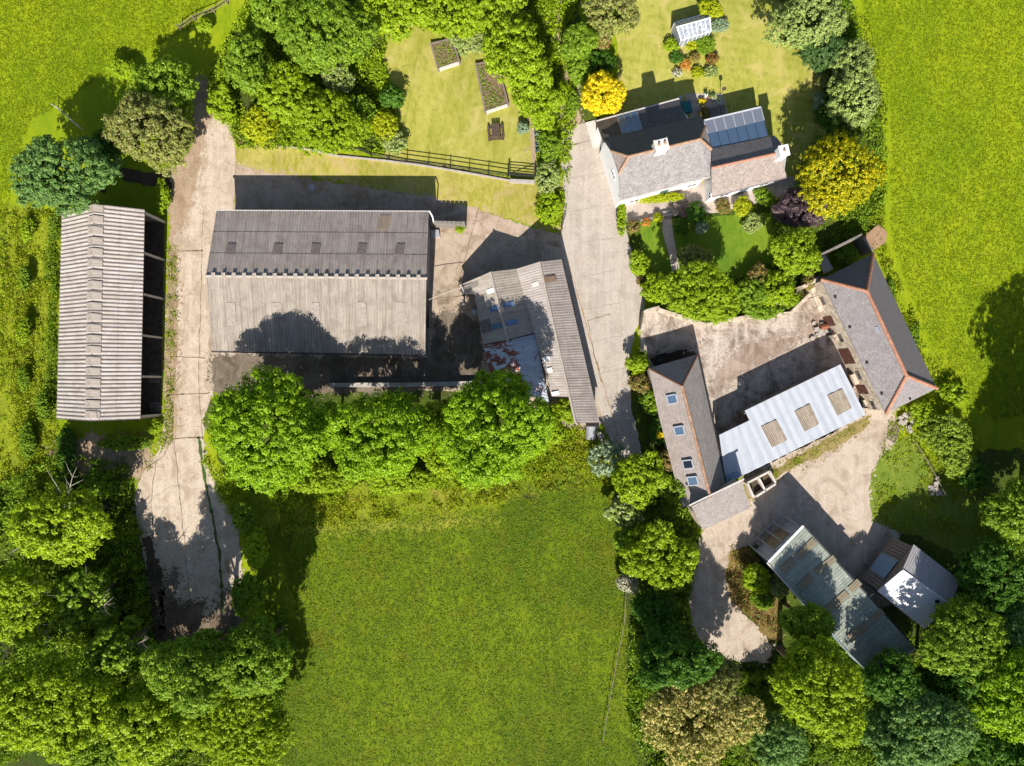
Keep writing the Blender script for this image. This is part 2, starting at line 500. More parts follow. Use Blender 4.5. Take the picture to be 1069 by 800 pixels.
WOOD_D = m_plain('dark_timber', lin(.10, .065, .05), 0.35, scale=6)
BLACK = m_plain('black_paint', lin(.02, .02, .02), 0.2)
GUTTER = m_plain('dark_gutter', lin(.06, .055, .055), 0.3)
GUTTER_P = m_plain('pale_gutter', lin(.55, .50, .46), 0.15)
WHITE = m_plain('white_paint', lin(.92, .92, .91), 0.05)
STEEL = m_plain('galvanised', lin(.45, .46, .48), 0.2, rough=0.5, metal=0.3)
GLASS_D = m_glass('dark_glass', lin(.02, .03, .05))
GLASS_B = m_glass('blue_glass', lin(.09, .15, .24), 0.25)
GLASS_G = m_glass('grey_polycarbonate', lin(.26, .28, .34), 0.35)
GLASS_P = m_plain('greenhouse_glass', lin(.26, .29, .33), .6, rough=.15, scale=2.5)
RL_BLUE = m_plain('blue_clear_sheet', lin(.13, .20, .34), 0.3, rough=0.4)
RL_TEAL = m_plain('teal_clear_sheet', lin(.10, .19, .25), 0.3, rough=0.4)
RL_GREY = m_plain('grey_clear_sheet', lin(.18, .15, .135), 0.3, rough=0.6)
RL_PALE = m_plain('pale_patch', lin(.62, .58, .53), 0.12)
TARP = m_plain('blue_tarp', lin(.22, .31, .40), 0.15, rough=0.5)
TEAL = m_plain('teal_plastic', lin(.02, .14, .15), 0.2, rough=0.4)
NAVY = m_plain('navy_plastic', lin(.03, .06, .10), 0.3, rough=0.4)
SOIL = m_plain('soil', lin(.20, .14, .08), 0.5, scale=5)
BARK = m_plain('bark', lin(.13, .10, .07), 0.4, scale=5)
BARK_P = m_plain('pale_dead_wood', lin(.38, .33, .27), 0.25, scale=5)
FLOOR_IN = m_plain('barn_floor_straw', lin(.10, .075, .055), 0.5, scale=2)

# ------------------------------------------------------------------ ground
def outline(pix, rough=0.22, step=0.35, seed=0.0):
    """pixel polygon to a world outline with an uneven edge"""
    w = [P(x, y) for x, y in pix]
    out = []
    for i in range(len(w)):
        a = w[i]; b = w[(i + 1) % len(w)]
        L = (b - a).length
        k = max(1, int(L / step)) if rough > 0 else 1
        for j in range(k):
            p = a.lerp(b, j / k)
            if rough > 0:
                q = Vector((p.x * 0.9, p.y * 0.9, seed))
                q2 = q * 3.1
                p = p + Vector((noise.noise(q) * rough + noise.noise(q2) * rough * 0.6,
                                noise.noise(q + Vector((31, 7, 3))) * rough + noise.noise(q2 + Vector((9, 2, 1))) * rough * 0.6, 0))
            out.append(p)
    return out

def sheet(name, pix, mat, z, rough=0.22, label=None, crumbs=0, seed=0.0):
    mb = MB()
    pts = outline(pix, rough, 0.35, seed)
    tri = geometry.tessellate_polygon([pts])
    n = len(mb.v)
    mb.v.extend([(p.x, p.y, z) for p in pts])
    for t in tri:
        a, b, c = [pts[k] for k in t]
        if (b - a).cross(c - a).z < 0: t = (t[0], t[2], t[1])
        mb.f.append([n + k for k in t]); mb.uv.extend([(pts[k].x, pts[k].y) for k in t])
    rr = random.Random(int(seed * 10) + len(pix))
    for _ in range(crumbs * 6):
        p = rr.choice(pts)
        c = p + Vector((rr.gauss(0, 0.32), rr.gauss(0, 0.32), 0))
        r = 0.03 + 0.13 * rr.random() ** 2; k = 5
        ph = rr.uniform(0, 6)
        mb.add([(c.x + r * rr.uniform(.6, 1.2) * math.cos(ph + q * 2 * math.pi / k), c.y + r * rr.uniform(.6, 1.2) * math.sin(ph + q * 2 * math.pi / k), z + 0.0012 + 0.000002 * _) for q in range(k)])
    return solo(name, None, None, mb, mat, (0, 0, 0), kind='structure')

mb = MB()
mb.add([(-900, -900, 0), (900, -900, 0), (900, 900, 0), (-900, 900, 0)])
solo('ground', None, None, mb, G_PAST, (0, 0, 0), kind='structure')

Z = 0.004
sheet('lower_pasture', [(250, 545), (330, 545), (430, 545), (500, 520), (560, 480), (600, 440), (640, 470), (655, 560), (655, 640), (665, 760), (680, 900), (240, 900), (265, 780), (280, 650)], G_LOW, 1 * Z, 0.8, crumbs=300, seed=1)
sheet('woodland_floor', [(-120, 520), (30, 500), (60, 470), (130, 480), (150, 560), (165, 660), (250, 650), (290, 700), (300, 900), (-120, 1000)], G_DEEP, 2 * Z, 0.6, crumbs=200, seed=2)
sheet('woodland_floor', [(650, 480), (690, 470), (730, 560), (715, 640), (740, 690), (760, 640), (768, 560), (800, 530), (905, 540), (935, 560), (1000, 540), (1020, 470), (1200, 470), (1200, 900), (675, 900), (655, 740)], G_DEEP, 2 * Z, 0.6, crumbs=200, seed=3)
sheet('hedge_floor', [(215, 85), (255, 10), (300, -40), (600, -60), (610, 60), (625, 128), (585, 135), (560, 180), (560, 110), (530, 60), (480, 40), (410, 25), (400, 60), (425, 160), (250, 155), (238, 130)], G_DEEP, 2 * Z, 0.4, seed=4)
sheet('hedge_floor', [(205, 420), (520, 395), (600, 420), (640, 470), (600, 500), (560, 520), (300, 520), (240, 510)], G_DEEP, 3 * Z, 0.4, seed=5)
sheet('hedge_floor', [(800, -40), (880, -40), (900, 50), (920, 100), (922, 210), (905, 240), (860, 262), (850, 300), (820, 330), (760, 335), (690, 325), (668, 290), (655, 250), (645, 212), (735, 212), (830, 200), (850, 140), (855, 80), (810, 20)], G_DEEP, 2 * Z, 0.4, seed=6)
sheet('garden_lawn', [(402, 25), (440, 20), (500, 40), (528, 60), (556, 115), (562, 182), (480, 178), (400, 165), (418, 140), (400, 80)], G_LAWN, 4 * Z, 0.25, crumbs=60, seed=7)
sheet('house_lawn', [(640, -40), (800, -40), (838, 20), (858, 90), (862, 150), (840, 200), (800, 210), (700, 200), (640, 130), (645, 60)], G_LAWN2, 4 * Z, 0.25, seed=8)
sheet('front_lawn', [(668, 232), (702, 228), (760, 225), (805, 222), (812, 262), (790, 290), (720, 292), (672, 285)], m_grass('front_lawn', lin(.07, .15, .01), lin(.13, .23, .012), lin(.22, .30, .02), bstr=0.5, bd=0.06), 4 * Z, 0.15, seed=9)
sheet('dry_verge', [(244, 150), (300, 153), (380, 165), (470, 176), (562, 192), (592, 196), (588, 240), (560, 238), (520, 225), (455, 212), (345, 186), (246, 182)], G_VERGE, 4 * Z, 0.4, crumbs=120, seed=10)
# concrete and dirt
sheet('dirt_path', [(206, 84), (217, 84), (222, 118), (243, 128), (246, 190), (240, 230), (215, 260), (178, 260), (176, 200), (178, 178), (198, 160), (205, 130)], C_DIRT, 5 * Z, 0.3, crumbs=90, seed=11)
sheet('dirt_path', [(577, -30), (588, -30), (592, 40), (604, 80), (606, 128), (600, 140), (585, 136), (583, 60)], C_DIRT, 5 * Z, 0.3, crumbs=60, seed=12)
sheet('farm_track', [(219, 122), (238, 128), (245, 150), (246, 190), (238, 260), (232, 340), (224, 400), (212, 440), (214, 480), (232, 520), (249, 550), (253, 600), (248, 650), (225, 690), (168, 680), (160, 620), (146, 560), (139, 520), (152, 488), (170, 462), (176, 400), (176, 330), (181, 250), (200, 200), (208, 160)], C_TRACK, 7 * Z, 0.22, crumbs=160, seed=13)
sheet('farm_track', [(246, 172), (268, 178), (345, 190), (450, 206), (510, 222), (560, 240), (590, 245), (595, 262), (560, 290), (244, 262)], m_ground('worn_track', lin(.48, .37, .28), lin(.28, .18, .11), lin(.62, .50, .40), moss=lin(.15, .12, .05), rot=R(80), stain=0.7, crack=0.5, moss_lo=0.56), 6 * Z, 0.3, crumbs=120, seed=14)
sheet('farmyard', [(225, 222), (450, 238), (470, 244), (540, 245), (592, 262), (600, 300), (640, 440), (600, 450), (520, 408), (215, 408)], C_YARD, 8 * Z, 0.15, seed=15)
sheet('lane', [(583, 136), (620, 126), (628, 150), (645, 214), (652, 232), (660, 268), (670, 296), (673, 326), (662, 348), (656, 378), (660, 430), (674, 480), (650, 480), (632, 450), (610, 370), (592, 290), (586, 250), (589, 205)], C_LANE, 10 * Z, 0.12, crumbs=50, seed=16)
sheet('courtyard', [(671, 326), (680, 320), (780, 330), (850, 288), (880, 290), (910, 420), (870, 452), (770, 500), (700, 470), (674, 420), (668, 360)], C_COURT, 9 * Z, 0.15, seed=17)
sheet('gravel_yard', [(774, 500), (898, 418), (912, 415), (935, 430), (936, 462), (915, 480), (906, 510), (910, 545), (938, 556), (950, 600), (900, 660), (820, 600), (790, 570), (768, 574), (757, 598), (766, 630), (790, 652), (806, 674), (800, 692), (748, 688), (726, 660), (716, 620), (718, 580), (740, 545)], C_GRAV, 9 * Z, 0.35, crumbs=150, seed=18)
sheet('dry_verge', [(780, 505), (905, 434), (908, 444), (860, 475), (820, 492), (786, 520), (762, 530), (752, 520)], m_grass('dry_strip', lin(.16, .13, .03), lin(.30, .23, .08), lin(.42, .32, .15), patch=lin(.15, .17, .02), bstr=.6, bd=.08), 10 * Z, 0.35, crumbs=120, seed=19)
sheet('dry_verge', [(764, 574), (780, 572), (795, 590), (812, 625), (815, 668), (804, 668), (788, 650), (765, 628), (757, 600)], m_grass('bracken_patch', lin(.16, .11, .03), lin(.30, .20, .06), lin(.40, .30, .12), bstr=1, bd=.2), 11 * Z, 0.4, crumbs=60, seed=20)
sheet('rough_lawn', [(918, 470), (950, 455), (985, 500), (1010, 520), (1080, 540), (1040, 600), (960, 560), (936, 556), (910, 545), (906, 510)], m_grass('rough_lawn', lin(.09, .15, .015), lin(.17, .25, .02), lin(.28, .32, .05), bstr=.9, bd=.15), 8 * Z, 0.4, crumbs=80, seed=21)
sheet('terrace', [(645, 214), (735, 190), (745, 206), (828, 184), (835, 200), (752, 222), (700, 226), (652, 232)], C_PAVE, 8 * Z, 0.06, seed=22)
sheet('garden_path', [(691, 226), (701, 226), (703, 245), (706, 262), (709, 280), (702, 284), (697, 262), (692, 245)], C_PAVE, 9 * Z, 0.06, seed=23)
sheet('terrace', [(715, 98), (754, 98), (760, 118), (740, 128), (720, 122)], C_PAVE, 8 * Z, 0.05, seed=24)
sheet('dirt_path', [(50, 470), (90, 455), (160, 458), (150, 500), (110, 500), (60, 490)], C_DIRT, 6 * Z, 0.6, crumbs=100, seed=25)
sheet('dirt_path', [(120, 175), (178, 182), (178, 200), (130, 190)], C_DARK, 6 * Z, 0.3, seed=26)
sheet('dirt_path', [(545, 115), (552, 130), (556, 180), (562, 182), (560, 110)], C_DIRT, 6 * Z, 0.25, crumbs=30, seed=27)

sheet('painted_shade_dirt', [(222, 371), (330, 373), (448, 374), (455, 330), (478, 322), (500, 340), (506, 402), (420, 408), (320, 410), (222, 408)], m_ground('painted_shade_yard_dirt', lin(.19, .15, .11), lin(.09, .07, .045), lin(.30, .25, .20), moss=lin(.10, .09, .04), stain=.8), 9 * Z, 0.5, crumbs=260, seed=28)  # yard dirt darkened to paint in the shade of the tree row

sheet('track_shade_dirt', [(166, 612), (182, 600), (190, 640), (205, 628), (222, 640), (238, 618), (250, 610), (252, 660), (225, 695), (166, 690)], bpy.data.materials['shade_toned_dirt'] if 'shade_toned_dirt' in bpy.data.materials else m_ground('shade_toned_dirt', lin(.17, .12, .08), lin(.08, .055, .035), lin(.34, .28, .21), stain=.7), 10 * Z, 1.1, crumbs=400, seed=29)  # brown track end with the wood's deep shade put into its colour
sheet('track_shade_dirt', [(150, 560), (156, 558), (170, 600), (172, 660), (162, 670), (158, 620)], C_DARK, 10 * Z, 0.4, crumbs=60, seed=30)  # same painted shade continued along the track edge
sheet('track_dirt', [(176, 262), (184, 262), (186, 330), (183, 400), (186, 452), (176, 462), (173, 400), (174, 330)], C_DIRT, 10 * Z, 0.35, crumbs=160, seed=31)
sheet('track_dirt', [(205, 84), (216, 84), (222, 120), (212, 150), (204, 200), (190, 240), (182, 240), (190, 200), (204, 150)], C_DIRT, 10 * Z, 0.35, crumbs=100, seed=32)
sheet('rough_strip', [(-80, 215), (30, 215), (64, 225), (58, 440), (62, 460), (40, 500), (-80, 520)], m_grass('rough_strip_grass', lin(.11, .18, .008), lin(.23, .30, .010), lin(.40, .42, .02), patch=lin(.30, .31, .03), bstr=1.0, bd=.3, fine=4), 2 * Z, 0.6, crumbs=100, seed=33)
sheet('rough_strip', [(285, 553), (330, 548), (430, 545), (515, 537), (520, 543), (440, 552), (330, 556)], m_grass('dry_line', lin(.11, .165, .008), lin(.24, .27, .015), lin(.44, .42, .06), bstr=.9, bd=.2, fine=5), 3 * Z, 0.7, crumbs=260, seed=34)
sheet('rough_strip', [(250, 515), (330, 508), (430, 505), (520, 498), (580, 450), (605, 430), (640, 470), (645, 500), (585, 505), (540, 520), (520, 536), (430, 543), (330, 546), (270, 552)], m_grass('tussock_grass', lin(.10, .165, .006), lin(.19, .265, .008), lin(.32, .36, .02), patch=lin(.34, .28, .05), bstr=1.0, bd=.3, fine=4), 4 * Z, 0.8, crumbs=200, seed=35)

# joints between the slabs of the track and the lane
def joint(pix, w=0.05, z=0.046, mat=JOINT, name='expansion_joint'):
    mb = MB()
    pts = []
    for i in range(len(pix) - 1):
        a = P(*pix[i]); b = P(*pix[i + 1]); k = max(1, int((b - a).length / 0.3))
        for j in range(k): pts.append(a.lerp(b, j / k))
    pts.append(P(*pix[-1]))
    L, Rr = [], []
    for i, p in enumerate(pts):
        d = (pts[min(i + 1, len(pts) - 1)] - pts[max(0, i - 1)]).normalized()
        nn = Vector((-d.y, d.x, 0)); ww = w * (0.4 + 0.9 * abs(noise.noise(p * 1.7)) * 2)
        q = p + nn * noise.noise(p * 0.9) * 0.12
        L.append(q + nn * ww / 2); Rr.append(q - nn * ww / 2)
    for i in range(len(pts) - 1):
        mb.add([(Rr[i].x, Rr[i].y, z), (Rr[i + 1].x, Rr[i + 1].y, z), (L[i + 1].x, L[i + 1].y, z), (L[i].x, L[i].y, z)])
    return solo(name, None, None, mb, mat, (0, 0, 0), kind='structure')

joint([(212, 222), (210, 300), (207, 400), (212, 460)], 0.06)
joint([(182, 262), (212, 262)], .1); joint([(178, 372), (214, 374)], .1); joint([(178, 412), (218, 411)], .12)
joint([(176, 458), (212, 457)], .12); joint([(180, 262), (182, 380), (180, 460)], .06)
joint([(207, 456), (214, 500), (222, 540), (229, 578), (233, 640)], .30, mat=m_plain('joint_grass', lin(.05, .10, .012), 0.5))
joint([(182, 458), (186, 500), (192, 560), (200, 640)], .07)
joint([(150, 490), (172, 476), (180, 458)], .08); joint([(164, 480), (158, 520), (162, 600)], .08)
joint([(590, 152), (625, 145)], .07); joint([(613, 335), (637, 328)], .10); joint([(600, 272), (624, 270)], .05, mat=m_plain('tan_joint', lin(.55, .38, .22), .2))
joint([(614, 336), (620, 370), (628, 400)], .06); joint([(500, 214), (478, 300)], .08, 0.04); joint([(452, 312), (590, 300)], .07, 0.04)
joint([(590, 262), (612, 340), (632, 410), (645, 455)], .10, 0.046, mat=m_plain('verge_dirt', lin(.34, .22, .12), .4), name='dirt_edge')
for k_ in range(9):
    y_ = 150 + k_ * 34
    joint([(586 + k_ * 5.2, y_ + 3), (630 + k_ * 3.4, y_ - 4)], .035, 0.047, mat=bpy.data.materials.get('lane_joint') or m_plain('lane_joint', lin(.26, .20, .15), .3))
sheet('painted_shade_dirt', [(678, 375), (722, 362), (728, 371), (690, 392)], C_DARK, 10 * Z, 0.1, seed=36)  # dark sheet painting the building shade off the cottage hip
sheet('hedge_floor', [(656, 372), (674, 366), (680, 395), (700, 470), (716, 540), (700, 560), (672, 480), (660, 430)], G_DEEP, 11 * Z, 0.2, seed=37)
sheet('yard_dirt', [(760, 372), (800, 352), (835, 352), (850, 330), (846, 345), (815, 368), (775, 392), (745, 405)], m_ground('yard_dirt', lin(.36, .27, .21), lin(.20, .14, .10), lin(.55, .46, .39), stain=.8), 10 * Z, 0.7, crumbs=200, seed=38)
sheet('yard_dirt', [(700, 350), (718, 345), (735, 352), (722, 362), (706, 358)], m_ground('yard_dirt_pale', lin(.50, .40, .33), lin(.30, .22, .17), lin(.72, .62, .54), stain=.8), 10 * Z, 0.6, crumbs=100, seed=39)

# ------------------------------------------------------------------ building helpers
def V(p): return Vector(p)

def inset(pts, d):
    c = sum(pts, Vector((0, 0, 0))) / len(pts)
    out = []
    n = len(pts)
    for i in range(n):
        a = pts[i - 1]; b = pts[i]; e = pts[(i + 1) % n]
        d1 = (b - a).to_2d().normalized(); d2 = (e - b).to_2d().normalized()
        n1 = Vector((-d1.y, d1.x)); n2 = Vector((-d2.y, d2.x))
        bis = (n1 + n2)
        if bis.length < 1e-4: bis = n1
        bis = bis.normalized() * (d / max(0.35, bis.normalized().dot(n1)))
        q = b.to_2d() + bis
        if (q - c.to_2d()).length > (b.to_2d() - c.to_2d()).length:
            q = b.to_2d() - bis
        out.append(Vector((q.x, q.y, b.z)))
    return out

def solid(mb, bottom, tops, roof_faces=None):
    """closed wall body. bottom: list of xy, tops: same corners at wall top"""
    n = len(bottom)
    lo = [Vector((p.x, p.y, 0.0)) for p in bottom]
    area = sum(lo[i].x * lo[(i + 1) % n].y - lo[(i + 1) % n].x * lo[i].y for i in range(n))
    if area < 0:
        lo = lo[::-1]; tops = tops[::-1]
    for i in range(n):
        j = (i + 1) % n
        L = (lo[j] - lo[i]).length
        mb.add([lo[i], lo[j], tops[j], tops[i]], [(0, 0), (L, 0), (L, tops[j].z), (0, tops[i].z)])
    mb.add(tops)
    mb.add(lo[::-1])

def ridge_line(mb, a, b, r=0.12, seg=0.45):
    """row of half round tiles"""
    a = V(a); b = V(b); L = (b - a).length; n = max(1, int(L / seg))
    for i in range(n):
        p = a.lerp(b, i / n); q = a.lerp(b, (i + 1.04) / n)
        mb.tube([p, q], [r * 0.92, r * 1.05], 8, cap=True)

def wall_box(mb, p, q, h0, h1, th=0.25):
    """wall from p to q standing on the ground"""
    p = V(p); q = V(q)
    d = (q - p); d.z = 0; d.normalize(); n = Vector((-d.y, d.x, 0)) * th / 2
    a = Vector((p.x, p.y, 0)); b = Vector((q.x, q.y, 0))
    mb.prism([a - n + Vector((0, 0, h0)), b - n + Vector((0, 0, h1)), b + n + Vector((0, 0, h1)), a + n + Vector((0, 0, h0))][:4], (0, 0, -min(h0, h1))) if abs(h0 - h1) < 1e-6 else _slopewall(mb, a, b, n, h0, h1)

def _slopewall(mb, a, b, n, h0, h1):
    z0 = Vector((0, 0, h0)); z1 = Vector((0, 0, h1))
    A = [a - n, b - n, b + n, a + n]; T = [a - n + z0, b - n + z1, b + n + z1, a + n + z0]
    mb.add(T); mb.add(A[::-1])
    for i in range(4):
        j = (i + 1) % 4
        mb.add([A[i], A[j], T[j], T[i]])

def on_slope(A, B, C, D, u0, v0, u1, v1, lift=0.06):
    """rectangle on slope quad A(ridge start) B(ridge end) C(eave end) D(eave start) by fractions"""
    def pt(u, v): return A.lerp(B, u).lerp(D.lerp(C, u), v)
    n = (B - A).cross(D - A)
    if n.z < 0: n = -n
    n.normalize()
    return [pt(u0, v0) + n * lift, pt(u1, v0) + n * lift, pt(u1, v1) + n * lift, pt(u0, v1) + n * lift], n

def at_slope(A, B, C, px, py):
    """point on the plane ABC seen at pixel px,py"""
    cam0 = Vector((0, 0, CAMH)); g = P(px, py); d = g - cam0
    n = (B - A).cross(C - A)
    t = (A - cam0).dot(n) / d.dot(n)
    return cam0 + d * t

def slope_quad(plane, pix, lift=0.05):
    A, B, C = plane
    n = (B - A).cross(C - A)
    if n.z < 0: n = -n
    n.normalize()
    return [at_slope(A, B, C, x, y) + n * lift for x, y in pix], n

def patch(parent_thing, name, plane, pix, mat, lift=0.07, th=0.05, label=None, parent=None):
    q, n = slope_quad(plane, pix, lift)
    mb = MB(); mb.prism(q, -n * th)
    return parent_thing.part(name, mb, mat, parent, label)

def window_on(thing, a, b, u, z0, w, h, mat_f=None, mat_g=None, name='window', parent=None, out=0.03):
    """window on the outer face of the wall running a->b; u metres along"""
    a = Vector((a.x, a.y, 0)); b = Vector((b.x, b.y, 0))
    d = (b - a).normalized(); n = Vector((d.y, -d.x, 0))
    c = a + d * u
    def fr(x, z, o): return c + d * x + Vector((0, 0, z)) + n * o
    f = MB()
    t = 0.07
    for (x0, x1, zz0, zz1) in ((-w/2, w/2, z0, z0 + t), (-w/2, w/2, z0 + h - t, z0 + h), (-w/2, -w/2 + t, z0 + t, z0 + h - t), (w/2 - t, w/2, z0 + t, z0 + h - t), (-t/3, t/3, z0 + t, z0 + h - t)):
        f.prism([fr(x0, zz0, out + .03), fr(x1, zz0, out + .03), fr(x1, zz1, out + .03), fr(x0, zz1, out + .03)], -n * 0.08)
    fo = thing.part(name, f, mat_f or WHITE, parent)
    g = MB()
    g.prism([fr(-w/2 + t, z0 + t, out), fr(w/2 - t, z0 + t, out), fr(w/2 - t, z0 + h - t, out), fr(-w/2 + t, z0 + h - t, out)], -n * 0.04)
    thing.part('pane', g, mat_g or GLASS_D, fo)
    return fo

def door_on(thing, a, b, u, w, h, mat, out=0.04, label=None):
    a = Vector((a.x, a.y, 0)); b = Vector((b.x, b.y, 0))
    d = (b - a).normalized(); n = Vector((d.y, -d.x, 0))
    c = a + d * u
    mb = MB()
    k = max(2, int(w / 0.2))
    for i in range(k):
        x0 = -w/2 + i * w / k + 0.01; x1 = -w/2 + (i + 1) * w / k - 0.01
        mb.prism([c + d * x0 + n * out, c + d * x1 + n * out, c + d * x1 + n * out + Vector((0, 0, h)), c + d * x0 + n * out + Vector((0, 0, h))], -n * 0.06)
    mb.prism([c - d * w/2 + n * (out - .02), c + d * w/2 + n * (out - .02), c + d * w/2 + n * (out - .02) + Vector((0, 0, h)), c - d * w/2 + n * (out - .02) + Vector((0, 0, h))], -n * 0.03)
    dr = thing.part('door', mb, mat, label=label)
    hb = MB(); hb.box(c + d * (w/2 - 0.15) + n * (out + .03) + Vector((0, 0, h * .5)), (0.06, 0.06, 0.14))
    thing.part('handle', hb, STEEL, dr)
    return dr
# ================================================================== BUILDINGS
# ---- A: open-fronted barn on the left
he, hr, hb = 4.2, 5.4, 2.9
NE_, SE_ = P(151, 219, he), P(146.5, 438, he)
NR, SR = P(98.5, 213, hr), P(94.5, 440, hr)
NW_, SW_ = P(65, 221, hb), P(59.5, 437.5, hb)
t = Thing('open_fronted_barn', 'long grey corrugated barn with an open side of five dark bays facing the pale track', 'barn', (-38.5, 7, 0))
mb = MB(); mb.corr(NR, SR, SE_, NE_, 0.40, 0.055, 2, 0.03); t.part('roof_slope', mb, ASB_L)
mb = MB(); mb.corr(NR, SR, SW_, NW_, 0.40, 0.055, 2, 0.03); t.part('roof_slope', mb, ASB_L)
for i in range(20):      # raised ridge cowls with gaps
    u0 = (i + 0.06) / 20; u1 = (i + 0.70) / 20
    a = NR.lerp(SR, u0); b = NR.lerp(SR, u1)
    s1 = (NE_ - NR).normalized(); s2 = (NW_ - NR).normalized()
    w = 0.85
    up = Vector((0, 0, 0.13))
    mb = MB()
    mb.prism([a + up, b + up, b + s1 * w + up * .9, a + s1 * w + up * .9], (0, 0, -0.06))
    mb.prism([a + up, b + up, b + s2 * w + up * .9, a + s2 * w + up * .9], (0, 0, -0.06))
    t.part('ridge_cowl', mb, ASB_M)
gx = lambda p, d: Vector((p.x + d, p.y, 0))
fN, fS = Vector((NE_.x - .15, NE_.y - .15, 0)), Vector((SE_.x - .15, SE_.y + .15, 0))
bN, bS = Vector((NW_.x + .2, NW_.y - .15, 0)), Vector((SW_.x + .2, SW_.y + .15, 0))
mb = MB(); wall_box(mb, bN, bS, hb - .1, hb - .1, .22); t.part('back_wall', mb, BLOCK)
for f, bk, rr in ((fN, bN, NR), (fS, bS, SR)):
    m = Vector((rr.x, (f.y + bk.y) / 2, 0))
    mb = MB(); wall_box(mb, f, m, he - .12, hr - .15, .2); wall_box(mb, m + (m - f).normalized() * .002, bk, hr - .15, hb - .1, .2)
    t.part('end_wall', mb, BLOCK)
mb = MB(); mb.prism([bN + Vector((.15, -.15, .052)), fN + Vector((0, -.15, .052)), fS + Vector((0, .15, .052)), bS + Vector((.15, .15, .052))], (0, 0, -.05)); t.part('floor', mb, FLOOR_IN)
for i in range(6):
    u = [0.0, 0.2, 0.4, 0.6, 0.8, 1.0][i]
    p = fN.lerp(fS, u) + Vector((0.0, -.13 if i == 0 else (.13 if i == 5 else 0), 0))
    mb = MB(); mb.box((p.x, p.y, he / 2 - .1), (.24, .2, he - .2)); t.part('post', mb, CONC_W)
    q = bN.lerp(bS, u); q.x += .3
    if 0 < i < 5:
        r_ = Vector((lerp_x := NR.lerp(SR, u).x, p.y, hr - .35))
        mb = MB(); mb.beam((p.x, p.y, he - .25), r_, .14, .22); mb.beam(r_, (q.x, p.y, hb - .3), .14, .22); t.part('rafter', mb, CONC)
mb = MB(); mb.beam(fN + Vector((0, -.1, he - .16)), fS + Vector((0, .1, he - .16)), .1, .18); t.part('eaves_beam', mb, GUTTER_P)
for (px, py, s) in ((158, 395, .5), (160, 415, .4), (156, 300, .45), (160, 360, .35)):
    pass

# ---- B: big double-pitched barn
he, hr = 3.9, 6.4
a1, a2 = P(226, 221, he), P(447.5, 222, he)
r1, r2 = P(215, 288, hr), P(445, 290.5, hr)
b1, b2 = P(222, 366, he), P(444, 370.5, he)
t = Thing('asbestos_barn', 'large rectangular barn with a two-tone corrugated roof and a row of knobs along its ridge', 'barn', ((a1.x + a2.x) / 2, (a1.y + b1.y) / 2, 0))
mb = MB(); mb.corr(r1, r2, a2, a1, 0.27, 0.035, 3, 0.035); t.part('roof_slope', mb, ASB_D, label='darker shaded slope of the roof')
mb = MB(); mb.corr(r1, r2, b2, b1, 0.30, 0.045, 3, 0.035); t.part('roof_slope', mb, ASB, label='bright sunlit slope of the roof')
mb = MB()
rr1 = r1 + Vector((-.05, 0, .02)); rr2 = r2 + Vector((.05, 0, .02))
ridge_line(mb, rr1, rr2, .13, 1.1)
rc = t.part('ridge_cap', mb, ASB_M)
for i in range(21):
    c = r1.lerp(r2, (i + .75) / 21.5)
    mb = MB(); mb.box(c + Vector((0, .05, .07)), (.36, .5, .14)); t.part('ridge_knob', mb, ASB_M, rc)
for i, x in enumerate((241.5, 290, 329.5, 378, 417.5)):
    patch(t, 'rooflight', (r1, r2, a2), [(x - 3.6, 254.5), (x + 5.6, 255), (x + 3.6, 266.5), (x - 5.6, 266)], RL_GREY, .07)
    patch(t, 'rooflight', (r1, r2, b2), [(x - 5.5, 316 - (i > 2)), (x + 4, 316), (x + 5.5, 340 if i != 1 else 331), (x - 3.5, 340 if i != 1 else 331)], m_bl if (m_bl := bpy.data.materials.get('dull_rooflight')) else m_plain('dull_rooflight', lin(.30, .255, .22), .3), .06)
patch(t, 'rust_stain_sheet', (r1, r2, a2), [(397, 225), (409, 225), (405, 240), (393, 240)], m_sheet('stained_sheet', lin(.32, .235, .17), lin(.22, .16, .12), lin(.38, .30, .24)), .06, .03)
for p, q, mt in ((a1, a2, GUTTER_P), (b1, b2, GUTTER)):
    s = -1 if p is b1 else 1
    mb = MB(); mb.beam(p + Vector((-.15, .1 * s, -.08)), q + Vector((.15, .1 * s, -.08)), .16, .13); t.part('gutter', mb, mt)
foot = inset([b1, b2, a2, a1], .22)
r1i = Vector((foot[3].x + .02, r1.y, hr - .13)); r2i = Vector((foot[2].x - .02, r2.y, hr - .13))
mb = MB()
tops = [Vector((p.x, p.y, he - .12)) for p in foot]
lo = [Vector((p.x, p.y, 0)) for p in foot]
mb.add([lo[0], lo[1], tops[1], tops[0]]); mb.add([lo[2], lo[3], tops[3], tops[2]])
r2i = Vector(((foot[1].x + foot[2].x) / 2, r2.y, hr - .13)); r1i = Vector(((foot[0].x + foot[3].x) / 2, r1.y, hr - .13))
mb.add([lo[1], lo[2], tops[2], r2i, tops[1]]); mb.add([lo[3], lo[0], tops[0], r1i, tops[3]])
mb.add(lo[::-1])
wl_b = t.part('wall', mb, m_plain('grey_cladding', lin(.20, .195, .20), .15))
door_on(t, lo[1], lo[2], 4.5, 3.6, 3.2, BLACK, label='dark sliding door in the gable')
door_on(t, lo[3], lo[0], 7, 3.8, 3.4, WOOD_D)
mb = MB(); mb.tube([a2 + Vector((.1, .1, -.1)), a2 + Vector((.35, -.35, -.3)), a2 + Vector((.3, -.5, -1.5)), a2 + Vector((.3, -.5, -3.8))], [.07] * 4); t.part('downpipe', mb, WHITE)

# overhead cable from the barn wall to the shed
mb = MB(); mb.tube([P(443, 315, 3.4), P(462, 307, 3.0), P(480, 301, 2.6)], [.03] * 3, 5)
solo('overhead_cable', 'pale cable strung from the big barn to the patchwork sheds', 'cable', mb, CONC_W, P(443, 315))
